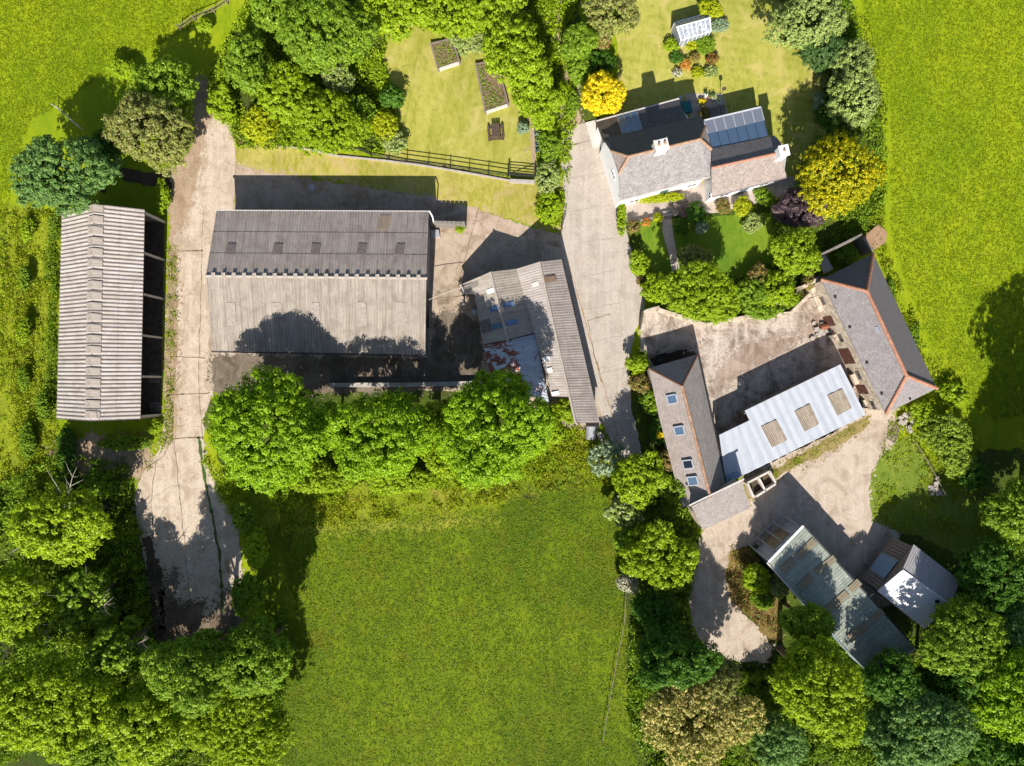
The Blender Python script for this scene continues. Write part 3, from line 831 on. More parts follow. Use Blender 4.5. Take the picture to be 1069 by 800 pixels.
# small tank and low wall off its corner
q = [P(451, 237), P(487, 238)]
mb = MB(); wall_box(mb, q[0], q[1], 2.1, 2.1, .22)
for k in range(8):
    pp = q[0].lerp(q[1], (k + .5) / 8); mb.box((pp.x, pp.y, 2.18), (.38, .26, .16))
solo('stone_wall', 'short free-standing stone wall sticking out from the corner of the big barn', 'wall', mb, BLOCK, q[0])
q = [P(449, 240, .5), P(458, 240, .5), P(459, 247, .5), P(450, 248, .5)]
mb = MB(); mb.prism(q, (0, 0, -.5)); solo('concrete_trough', 'small pale concrete slab beside the corner of the big barn', 'trough', mb, STEEL, P(454, 244))
# retaining wall along the shaded strip south of the barn
mb = MB(); wall_box(mb, P(345, 402), P(420, 402), .6, .6, .45); wall_box(mb, P(420.5, 402), P(505, 400), .6, .6, .45)
solo('low_wall', 'low concrete wall along the shady yard behind the leafy trees', 'wall', mb, CONC, P(400, 402))

# ---- C: joined triple sheds
zr, ze, zv = 4.3, 2.8, 3.2
t = Thing('joined_sheds', 'patchwork twin-gabled farm sheds with corrugated, rusty and blue panels', 'shed', P(560, 350))
N1, N2, N3, N4, N5 = P(479.5, 298, 2.5), P(512, 284, 4.3), P(540, 280.7, 3.2), P(563, 273.5, 4.5), P(586, 271, 3.0)
S2, S3 = P(529.5, 355, 4.2), P(558, 347.5, 3.1)
W3 = P(504, 359.8, 2.5)
Wn0, Wn1 = P(482.5, 307, 2.5), P(495, 308.5, 2.75)
def lerp_on(A, B, f): return A.lerp(B, f)
# first gable, west slope (with the notch cut out), east slope
f_n = .155
R1n = N2.lerp(S2, f_n)
wp, wn_ = slope_quad((N2, S2, W3), [(479.5, 298), (482.5, 307), (495, 307.5), (499, 328)], 0)
mb = MB(); mb.prism([N2, wp[0], wp[1], wp[2], wp[3], W3, S2], (0, 0, -.06), uvdir=S2 - N2); t.part('roof_slope', mb, ASB_M)
mb = MB(); mb.corr(N2, S2, S3, N3, .26, .009, 3); t.part('roof_slope', mb, ASB)
# second gable
RM = P(591, 393.7, 4.5)
RS = P(600.8, 441.5, 4.4)
V413 = P(576, 414, 3.3); Rv = N4.lerp(RS, .84)
mb = MB(); mb.corr(N4, Rv, V413, N3 + Vector((0, 0, .03)), .26, .010, 4, .03); t.part('roof_slope', mb, ASB_L)
ES = P(626, 441.5, 3.0)
mb = MB(); mb.corr(N4, RS, ES, N5, .26, .010, 5, .03); t.part('roof_slope', mb, ASB_D)
mb = MB(); mb.corr(Rv, RS, P(602.5, 444, 4.3), P(594, 413, 4.2), .3, .03, 1); t.part('roof_slope', mb, ASB_L)
for a, b in ((N2, S2), (N4, RS)):
    mb = MB(); ridge_line(mb, a, b, .12, .8); t.part('ridge_cap', mb, ASB_M)
mb = MB(); mb.beam(N3 + Vector((0, 0, .06)), S3 + Vector((0, 0, .05)), .16, .05); t.part('valley_gutter', mb, ASB_M)
# lower rusty gable
A_, B_ = P(504, 361, 2.4), P(510.5, 384.5, 2.4)
rA, rB = P(534, 354.5, 3.5), P(546, 398, 3.5)
cA, cB = P(559, 348.5, 2.9), P(573, 420, 2.9)
B2_ = P(519, 415, 2.4); rB2 = P(549, 412, 3.5)
mb = MB(); mb.corr(rA, rB2, B2_, A_, .26, .014, 3, .02); t.part('roof_slope', mb, RUSTY, label='pale tin slope streaked with red rust')
mb = MB(); mb.corr(rA, rB2, cB, cA, .26, .014, 3, .02); t.part('roof_slope', mb, RUSTY2, label='blue-grey tin slope with a few rusty sheets')
# roof details
W1p = (N2, S2, W3); E1p = (N2, S2, S3); W2p = (N4, Rv, N3); E2p = (N4, RS, ES)
for pix, mt in (([(508, 303), (516, 300), (517.5, 304.5), (509.5, 307)], WHITE), ([(511, 321), (521, 318.5), (522, 324), (512, 326)], RL_BLUE), ([(513, 339), (524, 336.5), (525.5, 342), (515, 345)], RL_TEAL), ([(501, 335.5), (511, 333), (514, 345), (503.5, 348.5)], RL_GREY)):
    patch(t, 'rooflight', W1p, pix, mt, .08)
for pix, mt in (([(525.5, 317), (536, 314.5), (537, 319.5), (526.5, 321.5)], RL_BLUE), ([(528, 335.5), (540, 333), (541, 338), (529, 340.5)], RL_BLUE)):
    patch(t, 'rooflight', E1p, pix, mt, .08)
for pix, mt in (([(555, 296), (562, 293.5), (563.5, 298), (556.5, 300.5)], RL_PALE), ([(567.5, 373), (573.5, 371.5), (574.5, 376), (568.5, 377.5)], WHITE), ([(571.5, 385), (576, 383.5), (577.5, 388), (572.5, 389.5)], WHITE), ([(576, 409.5), (583.5, 408), (584.5, 412), (577, 413.5)], WHITE)):
    patch(t, 'patched_sheet', W2p, pix, mt, .08, .03)
patch(t, 'patched_sheet', E2p, [(566.5, 289), (579, 288), (581, 293.5), (568, 295)], m_sheet('rust_sheet', lin(.25, .15, .09), lin(.16, .1, .07), lin(.32, .24, .18)), .08, .03)
# body walls under the roofs
def body(name, pts, h, mat, th=None):
    mb = MB()
    lo = inset(pts, .2)
    tops = [Vector((p.x, p.y, (h if not isinstance(h, (list, tuple)) else h[i]) )) for i, p in enumerate(lo)]
    solid(mb, lo, tops)
    return mb, lo
mb = MB()
for q in ([N2.lerp(S2, .02), N1, Wn0, N2.lerp(S2, .14)], [R1n, Wn1, W3, S2], [N2, S2, S3, N3], [N3, V413, Rv, N4], [N4, RS, ES, N5], [rA, A_, B2_, rB2], [rA, rB2, cB, cA]):
    lo = inset(q, .16)
    solid(mb, lo, [Vector((p.x, p.y, p.z - .22)) for p in lo])
t.part('wall', mb, BLOCK)
q = P(481.5, 301, 2.4)
mb = MB(); mb.beam(P(482.5, 300, 2.5), P(484, 305, 2.55), .12, .1); mb.box((P(482.6, 308, 1.3).x, P(482.6, 308, 1.3).y, 1.25), (.16, .16, 2.5)); mb.box((P(483.6, 316, 1.3).x, P(483.6, 316, 1.3).y, 1.25), (.16, .16, 2.5))
t.part('corner_post', mb, CONC_W)
mb = MB(); mb.tube([P(495.3, 325.5, 0), P(495.3, 325.5, 1.2)], [.28, .28], 12)
solo('water_butt', 'small pale round barrel against the dark notch of the patchwork sheds', 'barrel', mb, STEEL, P(495.3, 325.5))

# ---- D: white farmhouse
t = Thing('farmhouse', 'white-walled farmhouse with a half-hipped speckled slate roof and a central white chimney', 'house', P(690, 170))
H_e, H_r, H_h = 4.0, 7.2, 5.8
RW, RE = P(656.4, 163.7, H_r), P(730.8, 145.6, H_r)
NWe, NEe = P(629, 144.5, 4.3), P(731.5, 121, 4.3)
SWe, SEe = P(647.6, 208.9, H_e), P(741.3, 183.5, H_e)
HWn, HWs = P(638, 158, H_h), P(646, 181.8, H_h)
HEn, HEs = P(736.3, 132.5, H_h), P(742.3, 156, H_h)
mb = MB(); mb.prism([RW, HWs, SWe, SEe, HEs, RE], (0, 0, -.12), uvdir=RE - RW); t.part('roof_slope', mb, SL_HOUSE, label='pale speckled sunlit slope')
mb = MB(); mb.prism([RE, HEn, NEe, NWe, HWn, RW], (0, 0, -.12), uvdir=RE - RW); t.part('roof_slope', mb, SL_DARK, label='dark slope with its shade painted into the slate')  # shade of the back slope is put into the slate colour
mb = MB(); mb.prism([RW + V((0, 0, .003)), HWn, HWs], (0, 0, -.12), uvdir=HWs - HWn); t.part('roof_hip', mb, SL_WING)
mb = MB(); mb.prism([RE + V((0, 0, .003)), HEs, HEn], (0, 0, -.12), uvdir=HEs - HEn); t.part('roof_hip', mb, SL_WING)
mb = MB()
for a, b in ((RW, RE), (RW, HWn), (RW, HWs), (RE, HEn), (RE, HEs)): ridge_line(mb, a + V((0, 0, .04)), b + V((0, 0, .04)), .13, .4)
t.part('ridge_tiles', mb, TERRA_D)
base4 = inset([SWe, SEe, NEe, NWe], .18)
mb = MB()
lo = [Vector((p.x, p.y, 0)) for p in base4]; tp = [Vector((p.x, p.y, (3.85, 3.85, 4.1, 4.1)[i])) for i, p in enumerate(base4)]
def onto(a, b, p): # xy of p moved to segment line a-b
    d = (b - a).to_2d().normalized(); k = (p - a).to_2d().dot(d); return Vector((a.x + d.x * k, a.y + d.y * k, 0))
wS, wN = onto(lo[0], lo[3], HWs), onto(lo[0], lo[3], HWn); wS.z = wN.z = H_h - .18
eS, eN = onto(lo[1], lo[2], HEs), onto(lo[1], lo[2], HEn); eS.z = eN.z = H_h - .18
mb.add([lo[0], lo[1], tp[1], tp[0]]); mb.add([lo[2], lo[3], tp[3], tp[2]])
mb.add([lo[1], lo[2], tp[2], eN, eS, tp[1]]); mb.add([lo[3], lo[0], tp[0], wS, wN, tp[3]]); mb.add(lo[::-1])
t.part('wall', mb, RENDER_W)
for u in (1.8, 4.9, 7.9):
    window_on(t, lo[0], lo[1], u, 2.5, 1.0, 1.0)
window_on(t, lo[0], lo[1], 1.8, .6, 1.1, 1.1); window_on(t, lo[0], lo[1], 7.9, .6, 1.1, 1.1); door_on(t, lo[0], lo[1], 4.9, .9, 2.05, m_plain('green_door', lin(.05, .12, .09), .1))
window_on(t, lo[3], lo[0], 3.4, 3.0, .9, 1.1)
mb = MB()
ga = SWe + V((-.1, -.1, -.1)); gb = SEe + V((.05, -.1, -.1)); mb.beam(ga, gb, .13, .11); t.part('gutter', mb, GUTTER_P)
# chimney
c0 = at_slope(RW, RE, SWe, 692.5, 157); ct = P(691, 150.5, 8.4)
ang = math.atan2((RE - RW).y, (RE - RW).x)
cx_, cy_ = ct.x, ct.y
mb = MB(); mb.box((cx_, cy_, 7.0), (1.15, .95, 2.4), ang); mb.box((cx_, cy_, 8.2), (1.3, 1.1, .16), ang); mb.box((cx_, cy_, 8.36), (1.1, .9, .14), ang)
ch = t.part('chimney', mb, m_plain('limewashed_stack', lin(.68, .64, .58), .2))
for dx in (-.28, .28):
    mb = MB(); mb.tube([(cx_ + dx * math.cos(ang), cy_ + dx * math.sin(ang), 8.43), (cx_ + dx * math.cos(ang), cy_ + dx * math.sin(ang), 8.66)], [.14, .12], 10); t.part('chimney_pot', mb, TERRA_D, ch)
# rear lean-to (north)
LNW, LNE = P(622.5, 127.5, 2.7), P(708, 104, 2.7)
LSE, LSW = P(718, 124.5, 4.1), P(630, 145, 4.1)
Lp = (LNW, LNE, LSE)
q, n = slope_quad(Lp, [(664, 113.5), (707.5, 103.5), (719, 127), (671.5, 138)], 0)
mb = MB(); mb.prism(q, (0, 0, -.12), uvdir=LNE - LNW); t.part('lean_to_roof', mb, SL_DARK)
q, n = slope_quad(Lp, [(622.5, 128), (643.5, 121.8), (650.5, 144), (630, 149)], 0)
mb = MB(); mb.prism(q, (0, 0, -.12), uvdir=LNE - LNW); t.part('lean_to_roof', mb, m_sheet('brown_felt', lin(.13, .105, .08), lin(.08, .065, .05), lin(.18, .15, .12)))
q, n = slope_quad(Lp, [(643.8, 121.7), (663.7, 113.6), (671.2, 138), (650.8, 144)], .02)
mb = MB(); mb.prism(q, (0, 0, -.12), uvdir=LNE - LNW); lr = t.part('glazed_roof', mb, GLASS_B)
mb = MB()
for f in (.0, .33, .66, 1.0): mb.beam(q[0].lerp(q[1], f) + V((0, 0, .04)), q[3].lerp(q[2], f) + V((0, 0, .04)), .05, .04)
t.part('glazing_bar', mb, STEEL, lr)
lo2 = inset([P(630, 149, 2.5), P(719, 127, 2.5), LNE, LNW], .18)
mb = MB(); solid(mb, lo2, [Vector((p.x, p.y, (3.3, 3.3, 2.45, 2.45)[i])) for i, p in enumerate(lo2)]); t.part('lean_to_wall', mb, RENDER_W)
mb = MB(); mb.beam(LNW + V((0, .1, -.06)), LNE + V((.1, .1, -.06)), .14, .12); t.part('gutter', mb, GUTTER_P)

# ---- E: east wing with glazed lean-to
t = Thing('house_wing', 'lower farmhouse wing with pinkish slate roof, end chimney and panelled glass lean-to', 'house', P(780, 175))
w1, w2 = P(742.6, 175.6, 5.2), P(814.5, 159.5, 5.2)
nw, ne = P(743, 155.3, 3.9), P(809, 141.5, 3.9)
hs = P(817, 154, 4.9)
sw, se = P(743.4, 205.2, 3.0), P(821, 184.5, 3.0)
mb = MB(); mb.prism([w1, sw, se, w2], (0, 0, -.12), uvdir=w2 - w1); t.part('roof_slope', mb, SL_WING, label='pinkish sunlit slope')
mb = MB(); mb.prism([w2, ne, nw, w1], (0, 0, -.12), uvdir=w2 - w1); t.part('roof_slope', mb, SL_WINGD, label='grey slope with its shade painted into the slate')  # shaded copy of the wing slate, darkened in the colour
mb = MB(); mb.prism([P(743.4, 206.5, 2.93), P(743.4, 201, 3.12), P(821, 180.5, 3.12), P(821, 186, 2.93)], (0, 0, -.1), uvdir=w2 - w1); t.part('eaves_strip', mb, SL_WINGD)
mb = MB(); ridge_line(mb, w1 + V((0, 0, .04)), w2 + V((0, 0, .04)), .13, .4); t.part('ridge_tiles', mb, TERRA)
lo = inset([sw, se, P(812.5, 140.5, 3.9), nw], .15); lo = [V((p.x, p.y, 0)) for p in lo]
tp = [V((lo[0].x, lo[0].y, 2.8)), V((lo[1].x, lo[1].y, 2.8)), V((lo[2].x, lo[2].y, 3.7)), V((lo[3].x, lo[3].y, 3.7))]
g1 = onto(lo[0], lo[3], w1); g1.z = 5.0; g2 = onto(lo[1], lo[2], w2); g2.z = 5.0
mb = MB(); mb.add([lo[0], lo[1], tp[1], tp[0]]); mb.add([lo[2], lo[3], tp[3], tp[2]]); mb.add([lo[1], lo[2], tp[2], g2, tp[1]]); mb.add([lo[3], lo[0], tp[0], g1, tp[3]]); mb.add(lo[::-1])
t.part('wall', mb, RENDER_W)
window_on(t, lo[0], lo[1], 1.6, .9, 1.1, 1.0); window_on(t, lo[0], lo[1], 5.8, .9, 1.1, 1.0); door_on(t, lo[0], lo[1], 3.8, .9, 2.0, m_plain('blue_door', lin(.10, .13, .17), .1))
window_on(t, lo[3], lo[0], 3.9, 1.4, .7, .9)
mb = MB(); ang2 = math.atan2((w2 - w1).y, (w2 - w1).x); cc = P(819, 157, 6.4)
mb.box((cc.x, cc.y, 4.2), (.8, .9, 4.0), ang2); mb.box((cc.x, cc.y, 6.28), (.95, 1.05, .15), ang2)
ch = t.part('chimney', mb, WHITE)
mb = MB(); mb.tube([(cc.x, cc.y, 6.3), (cc.x, cc.y, 6.55)], [.14, .11], 10); t.part('chimney_pot', mb, TERRA_D, ch)
# glazed lean-to
g0, g1_, g2_, g3 = P(734.5, 126, 2.5), P(794, 112, 2.5), P(801.5, 142, 3.8), P(743.5, 155.5, 3.8)
mid0, mid1 = g0.lerp(g3, .47), g1_.lerp(g2_, .47)
mb = MB(); mb.prism([mid0, mid1, g2_, g3], (0, 0, -.05), uvdir=g1_ - g0); gr = t.part('glazed_roof', mb, GLASS_B, label='blue lower row of glass panels')
mb = MB(); mb.prism([g0, g1_, mid1 + V((0, 0, .01)), mid0 + V((0, 0, .01))], (0, 0, -.05), uvdir=g1_ - g0); gr2 = t.part('glazed_roof', mb, GLASS_G, label='grey row of panels at the edge')
mb = MB(); mb2 = MB()
for i in range(7):
    f = i / 6; e = V((0, 0, .05))
    mb.beam(g0.lerp(g1_, f) + e, mid0.lerp(mid1, f) + e, .10, .05)
    mb2.beam(mid0.lerp(mid1, f) + e, g3.lerp(g2_, f) + e, .05, .05)
mb.beam(g0 + V((0, 0, .03)), g1_ + V((0, 0, .03)), .12, .1)
t.part('glazing_bar', mb, m_plain('pale_bar', lin(.55, .56, .60), .1), gr2); t.part('glazing_bar', mb2, m_plain('dark_bar', lin(.06, .09, .16), .1), gr)
lo3 = inset([g3, g2_, g1_, g0], .12); 
mb = MB(); solid(mb, lo3, [V((p.x, p.y, (3.6, 3.6, 2.3, 2.3)[i])) for i, p in enumerate(lo3)]); t.part('lean_to_wall', mb, RENDER_W)

# ---- H: stone barn on the right
t = Thing('stone_barn', 'long hipped slate-roofed stone barn edged in orange ridge tiles beside the open field', 'barn', P(920, 350))
eh, rh = 3.9, 6.3
A, B, C, D = P(857.5, 292, eh), P(925, 432, eh), P(978, 405.5, eh), P(911.7, 265, eh)
r1, r2 = P(905, 304, rh), P(946.4, 392.5, rh)
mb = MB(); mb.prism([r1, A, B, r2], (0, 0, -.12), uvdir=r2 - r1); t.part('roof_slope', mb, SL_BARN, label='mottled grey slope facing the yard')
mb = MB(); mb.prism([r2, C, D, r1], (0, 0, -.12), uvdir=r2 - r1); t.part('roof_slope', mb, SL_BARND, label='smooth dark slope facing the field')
mb = MB(); mb.prism([r1 + V((0, 0, .003)), D, A], (0, 0, -.12), uvdir=D - A); t.part('roof_hip', mb, SL_BARND)
mb = MB(); mb.prism([r2 + V((0, 0, .003)), B, C], (0, 0, -.12), uvdir=B - C); t.part('roof_hip', mb, SL_BARN)
mb = MB()
for a, b in ((r1, r2), (r1, A), (r1, D), (r2, B), (r2, C)): ridge_line(mb, a + V((0, 0, .03)), b + V((0, 0, .03)), .17, .4)
t.part('ridge_tiles', mb, TERRA)
lo = inset([B, C, D, A], .2)
mb = MB(); solid(mb, lo, [V((p.x, p.y, eh - .15)) for p in lo]); t.part('wall', mb, STONE)
lo = [V((p.x, p.y, 0)) for p in lo]
dd = [V((p.x, p.y, 0)) for p in inset([B, C, D, A], .2)]
for u, w, h in ((4.2, 1.1, 2.0), (8.2, 1.7, 2.3), (12.0, 1.0, 2.0)):
    door_on(t, dd[3], dd[0], u, w, h, m_plain('red_brown_door', lin(.12, .05, .035), .5), label='weathered red-brown door')
for u in (2.0, 6.2, 10.4, 13.8):
    window_on(t, dd[3], dd[0], u, 1.4, .8, .8, WOOD)
for px, py in ((872.3, 310), (887.5, 341.5), (905.3, 378.5), (920.8, 410.8)):
    patch(t, 'roof_vent', (r1, A, B), [(px - 1.3, py - 1.3), (px + 1.3, py - 1.3), (px + 1.3, py + 1.3), (px - 1.3, py + 1.3)], BLACK, .10)
patch(t, 'roof_vent', (r2, B, C), [(948.5, 415), (950.5, 415), (950.5, 417), (948.5, 417)], BLACK, .1)
patch(t, 'roof_window', (r1, A, B), [(913.5, 341), (916.5, 341), (919, 347), (916, 347.5)], GLASS_G, .08)
# outer ledge of the wall foot: rough stone plinth
mb = MB()
d = (dd[0] - dd[3]).normalized(); n = V((d.y, -d.x, 0))
rnd = random.Random(5); u = .3; L = (dd[0] - dd[3]).length
while u < L - .6:
    w = rnd.uniform(.5, 1.2); hh = rnd.uniform(.5, 1.5) ; dpt = rnd.uniform(.15, .5)
    p = dd[3] + d * (u + w / 2) + n * (dpt / 2)
    if not any(abs(u + w / 2 - q) < k / 2 + .5 for q, k in ((4.2, 1.3), (8.2, 2.4), (12.0, 1.2))):
        mb.box((p.x, p.y, hh / 2), (w * .96, dpt, hh), math.atan2(d.y, d.x))
    u += w
t.part('plinth', mb, STONE)
# walled pen north of it
t = Thing('walled_pen', 'small dark walled pen with a leafy bush inside beside the stone barn', 'wall', P(880, 268))
W0, W1, W2 = P(858, 266, 2.1), P(900.5, 245, 2.1), P(911, 263, 2.1)
for a, b in ((W0, W1), (W1 + V((.1, -.24, 0)), W2)):
    mb = MB(); wall_box(mb, a, b, 2.1, 2.1, .28); t.part('wall', mb, BLOCK)
mb = MB(); wall_box(mb, P(856, 291, 2.4), P(838, 300, 2.0), 2.0, 2.0, .35); t.part('wall', mb, STONE)
q = [P(853, 268, 1.2), P(862, 266, 1.2), P(870, 281, 1.5), P(860, 286, 1.5)]
mb = MB(); mb.prism(q, (0, 0, -.1)); t.part('low_roof', mb, CONC)
mb = MB(); mb.prism([P(902.5, 246.5, .5), P(917, 234, .5), P(926, 242, .5), P(925, 253, .5), P(913, 261, .5)], (0, 0, -.5))
solo('brown_slab', 'square brown weathered slab at the field edge just outside the walled pen', 'slab', mb, m_ground('slab_brown', lin(.36, .22, .13), lin(.24, .14, .08), lin(.48, .35, .24), stain=.6), P(914, 248))

# ---- I: white-sheeted open shed
t = Thing('white_roofed_shed', 'long shed with a white sheet roof and three big square brownish rooflights', 'shed', P(830, 445))
hN, hS = 2.9, 2.5
I1, I2, I3 = P(777.6, 428.8, hN), P(877.3, 380.5, hN), P(903.5, 433.2, hS)
I5, I6 = P(757.5, 505, hS), P(751, 454.5, 2.85)
pl = (I1, I2, I3)
def ip(x, y, l=0): return slope_quad(pl, [(x, y)], l)[0][0]
notch = ip(783, 438.8)
I6 = ip(750.8, 454.2); I5 = ip(757.8, 505)
mid = ip(783 + 12, 487.5)
mb = MB(); mb.corr(ip(777.6, 428.8), ip(877.3, 380.5), ip(903.5, 433.2), ip(803, 483), .9, .025, 2, .03); t.part('roof_sheet', mb, WHITE_SH)
mb = MB(); mb.corr(ip(750.8, 454.2), ip(783.2, 438.6), ip(803.4, 482.8), ip(757.8, 505), .9, .025, 2, .03, .04); t.part('roof_sheet', mb, WHITE_SH)
for pix in ([(794.2, 445.2), (810, 438.2), (821.3, 459.2), (805.6, 467)], [(829.2, 429.5), (845, 421.6), (854.6, 442.6), (839.7, 450.5)], [(863.3, 412.9), (879, 405.9), (888.7, 426), (873.8, 433.8)]):
    q, n = slope_quad(pl, pix, .09)
    mb = MB(); mb.corr(q[0], q[1], q[2], q[3], .17, .02, 1, 0, .03); t.part('rooflight', mb, MESH_SH)
patch(t, 'patched_sheet', pl, [(757, 497), (770, 491), (773, 498), (759, 504)], TARP, .07, .03)
for (x, y) in ((779, 431), (810, 416), (842, 400), (875, 384), (901, 432), (868, 448), (835, 464), (802, 480), (760, 501), (752, 456)):
    g = ip(x, y); mb = MB(); mb.box((g.x, g.y, (g.z - .08) / 2), (.16, .16, g.z - .08)); t.part('post', mb, WOOD)
a, b = ip(778.5, 430), ip(876.5, 382.5)
mb = MB(); mb.beam(a - V((0, 0, .14)), b - V((0, 0, .14)), .1, .16); mb.beam(ip(759, 503) - V((0, 0, .14)), ip(902, 432) - V((0, 0, .14)), .1, .16); t.part('eaves_beam', mb, WOOD)
for s, e in (((779, 432), (876, 384)), ((877, 384), (901.5, 430))):
    mb = MB(); a = ip(*s); b = ip(*e); wall_box(mb, a, b, 2.3, 2.3, .18); t.part('wall', mb, BLOCK)

# ---- J: slate cottage range
t = Thing('slate_cottage', 'long pinkish slate-roofed cottage with four small skylights and an orange ridge', 'house', P(720, 450))
eh, rh = 2.6, 4.7
A, D = P(677.3, 384.5, eh), P(728.3, 370, eh)
r1, r2 = P(711.8, 402.8, rh), P(741.5, 519.5, rh)
Bw = P(712.5, 530.5, eh); Cw = P(757.8, 506.5, eh)
mb = MB(); mb.prism([r1, A, P(688, 435, eh), Bw, r2], (0, 0, -.12), uvdir=r2 - r1); t.part('roof_slope', mb, SL_COT, label='pinkish slope with four skylights')
mb = MB(); mb.prism([r2, Cw, D, r1], (0, 0, -.12), uvdir=r2 - r1); t.part('roof_slope', mb, SL_COTD)
mb = MB(); mb.prism([r1 + V((0, 0, .003)), D, A], (0, 0, -.12), uvdir=D - A); t.part('roof_hip', mb, m_slate('hip_slate', lin(.30, .27, .27), lin(.2, .18, .18), lin(.38, .35, .34)))
mb = MB(); ridge_line(mb, r1 + V((0, 0, .05)), r2 + V((0, 0, .05)), .16, .4); rt = t.part('ridge_tiles', mb, TERRA_D)
mb = MB()
for b in (A, D): ridge_line(mb, r1 + V((0, 0, .04)), b + V((0, 0, .04)), .11, .4)
t.part('ridge_tiles', mb, m_plain('dark_red_ridge', lin(.17, .08, .055), .3))
lo = inset([Bw, Cw, D, A], .18)
mb = MB(); solid(mb, lo, [V((p.x, p.y, eh - .15)) for p in lo]); t.part('wall', mb, STONE)
lo = [V((p.x, p.y, 0)) for p in lo]
for u in (2.5, 6.0, 9.5): window_on(t, lo[1], lo[2], u, .9, 1.0, 1.0, WOOD)
door_on(t, lo[1], lo[2], 11.5, .9, 2.0, WOOD_D)
window_on(t, lo[3], lo[0], 5, .9, 1.0, 1.0)
dq = (r2 - r1).normalized()
for px, py, mt in ((702, 416.8, GLASS_B), (709.5, 449.5, GLASS_B), (718.5, 484.7, GLASS_D), (723.5, 502, GLASS_B)):
    c = at_slope(r1, A, Bw, px, py)
    n = (A - r1).cross(Bw - r1); n = n if n.z > 0 else -n; n.normalize()
    s = dq.cross(n).normalized()
    def rq(a_, b_, l): return [c + dq * x * a_ + s * y * b_ + n * l for x, y in ((-1, -1), (1, -1), (1, 1), (-1, 1))]
    mb = MB()
    for e in ((0, 1), (1, 2), (2, 3), (3, 0)):
        Q = rq(.42, .52, .10); mb.beam(Q[e[0]], Q[e[1]], .12, .12)
    sk = t.part('skylight', mb, m_fr if (m_fr := bpy.data.materials.get('grey_frame')) else m_plain('grey_frame', lin(.40, .43, .48), .1))
    mb = MB(); mb.prism(rq(.36, .46, .12), -n * .04); t.part('pane', mb, mt, sk)
mb = MB(); mb.beam(D + V((.08, 0, -.05)), Cw + V((.08, 0, -.05)), .11, .1); t.part('gutter', mb, BLACK)
# store at its end: single slope, high against the gable
t = Thing('slate_store', 'small single-slope slate outhouse joined across the end of the pinkish cottage', 'shed', P(750, 530))
j1, j2, j3, j4 = P(722, 529, 4.9), P(774, 501.5, 4.9), P(783.5, 530.5, 3.4), P(733.5, 553.5, 3.4)
mb = MB(); mb.prism([j1, j4, j3, j2], (0, 0, -.12), uvdir=j2 - j1); t.part('roof_slope', mb, SL_COTD)
mb = MB(); mb.beam(j1 + V((-.25, .1, -.02)), j2 + V((.25, .12, -.02)), .14, .14); t.part('barge_board', mb, CONC_W)
lo = inset([j4, j3, j2, j1], .15)
mb = MB(); solid(mb, lo, [V((p.x, p.y, (3.2, 3.2, 4.7, 4.7)[i])) for i, p in enumerate(lo)]); t.part('wall', mb, STONE)
door_on(t, lo[0], lo[1], 2.4, 1.6, 2.2, WOOD)
# planter pen
t = Thing('walled_planter', 'two-bay low concrete-walled planter under the edge of the white shed roof', 'planter', P(787, 503))
for a, b in (((777, 503), (800, 491)), ((800, 491), (806, 503)), ((806, 504), (786, 517)), ((777, 503), (783.5, 518)), ((788.5, 497.5), (795.5, 511))):
    mb = MB(); wall_box(mb, P(*a), P(*b), 1.0, 1.0, .2) if True else None; t.part('wall', mb, CONC_W)
mb = MB(); mb.prism([P(778.5, 503.5, .3), P(799.5, 492.5, .3), P(804.5, 503, .3), P(785, 516, .3)], (0, 0, -.25)); t.part('soil', mb, C_DARK)

# ---- L: long green shed
t = Thing('green_roofed_shed', 'long narrow shed with a greenish translucent roof crossed by brown sheets', 'shed', P(880, 630))
l1, l2, l3, l4 = P(802, 586.5, 4.4), P(838, 549, 3.9), P(955.5, 677, 3.9), P(912.5, 709, 4.4)
mb = MB(); mb.corr(l1, l4, l3, l2, .28, .012, 4, .015); t.part('roof_sheet', mb, GREEN_SH)
pl = (l1, l2, l3)
def strip(x0, y0, x1, y1, w=7.5):
    # cross strip from the left edge to the right edge
    d = Vector((x1 - x0, y1 - y0)); nn = Vector((-d.y, d.x)).normalized() * w / 2
    if nn.y < 0: nn = -nn
    pix = [(x0 - nn.x, y0 - nn.y), (x1 - nn.x, y1 - nn.y), (x1 + nn.x, y1 + nn.y), (x0 + nn.x, y0 + nn.y)]
    q, n = slope_quad(pl, pix, .085)
    mb = MB(); mb.corr(q[0], q[3], q[2], q[1], .28, .01, 1, 0, .02); t.part('rooflight', mb, BROWN_SH)
strip(816, 595.5, 829, 584.5, 9); strip(832, 582, 850, 564.5, 8)
strip(833, 614.5, 848, 601, 9); strip(851, 598, 871, 582, 7)
strip(858, 641.5, 884, 619, 8); strip(887, 616, 897, 607, 8)
strip(885.5, 667.5, 905, 651.5, 9); strip(908, 649, 921, 637.5, 8)
mb = MB(); mb.beam(l1 + V((0, 0, .1)), l2 + V((0, 0, .1)), .22, .12); t.part('barge_board', mb, WHITE)
mb = MB(); mb.beam(l3 + V((0, 0, .05)), P(935, 693, 4.1) + V((0, 0, .05)), .12, .1); t.part('barge_board', mb, GUTTER_P)
for a, b in ((0, .3), (.33, .55), (.58, .62)):
    mb = MB(); mb.beam(l1.lerp(l4, a) + V((-.12, -.1, -.02)), l1.lerp(l4, b) + V((-.12, -.1, -.02)), .14, .1); t.part('gutter', mb, GUTTER_P)
mb = MB(); mb.beam(l2 + V((.08, .06, -.04)), l3 + V((.08, .06, -.04)), .1, .1); t.part('gutter', mb, GUTTER)
lo = inset([l1, l2, l3, l4], .15)
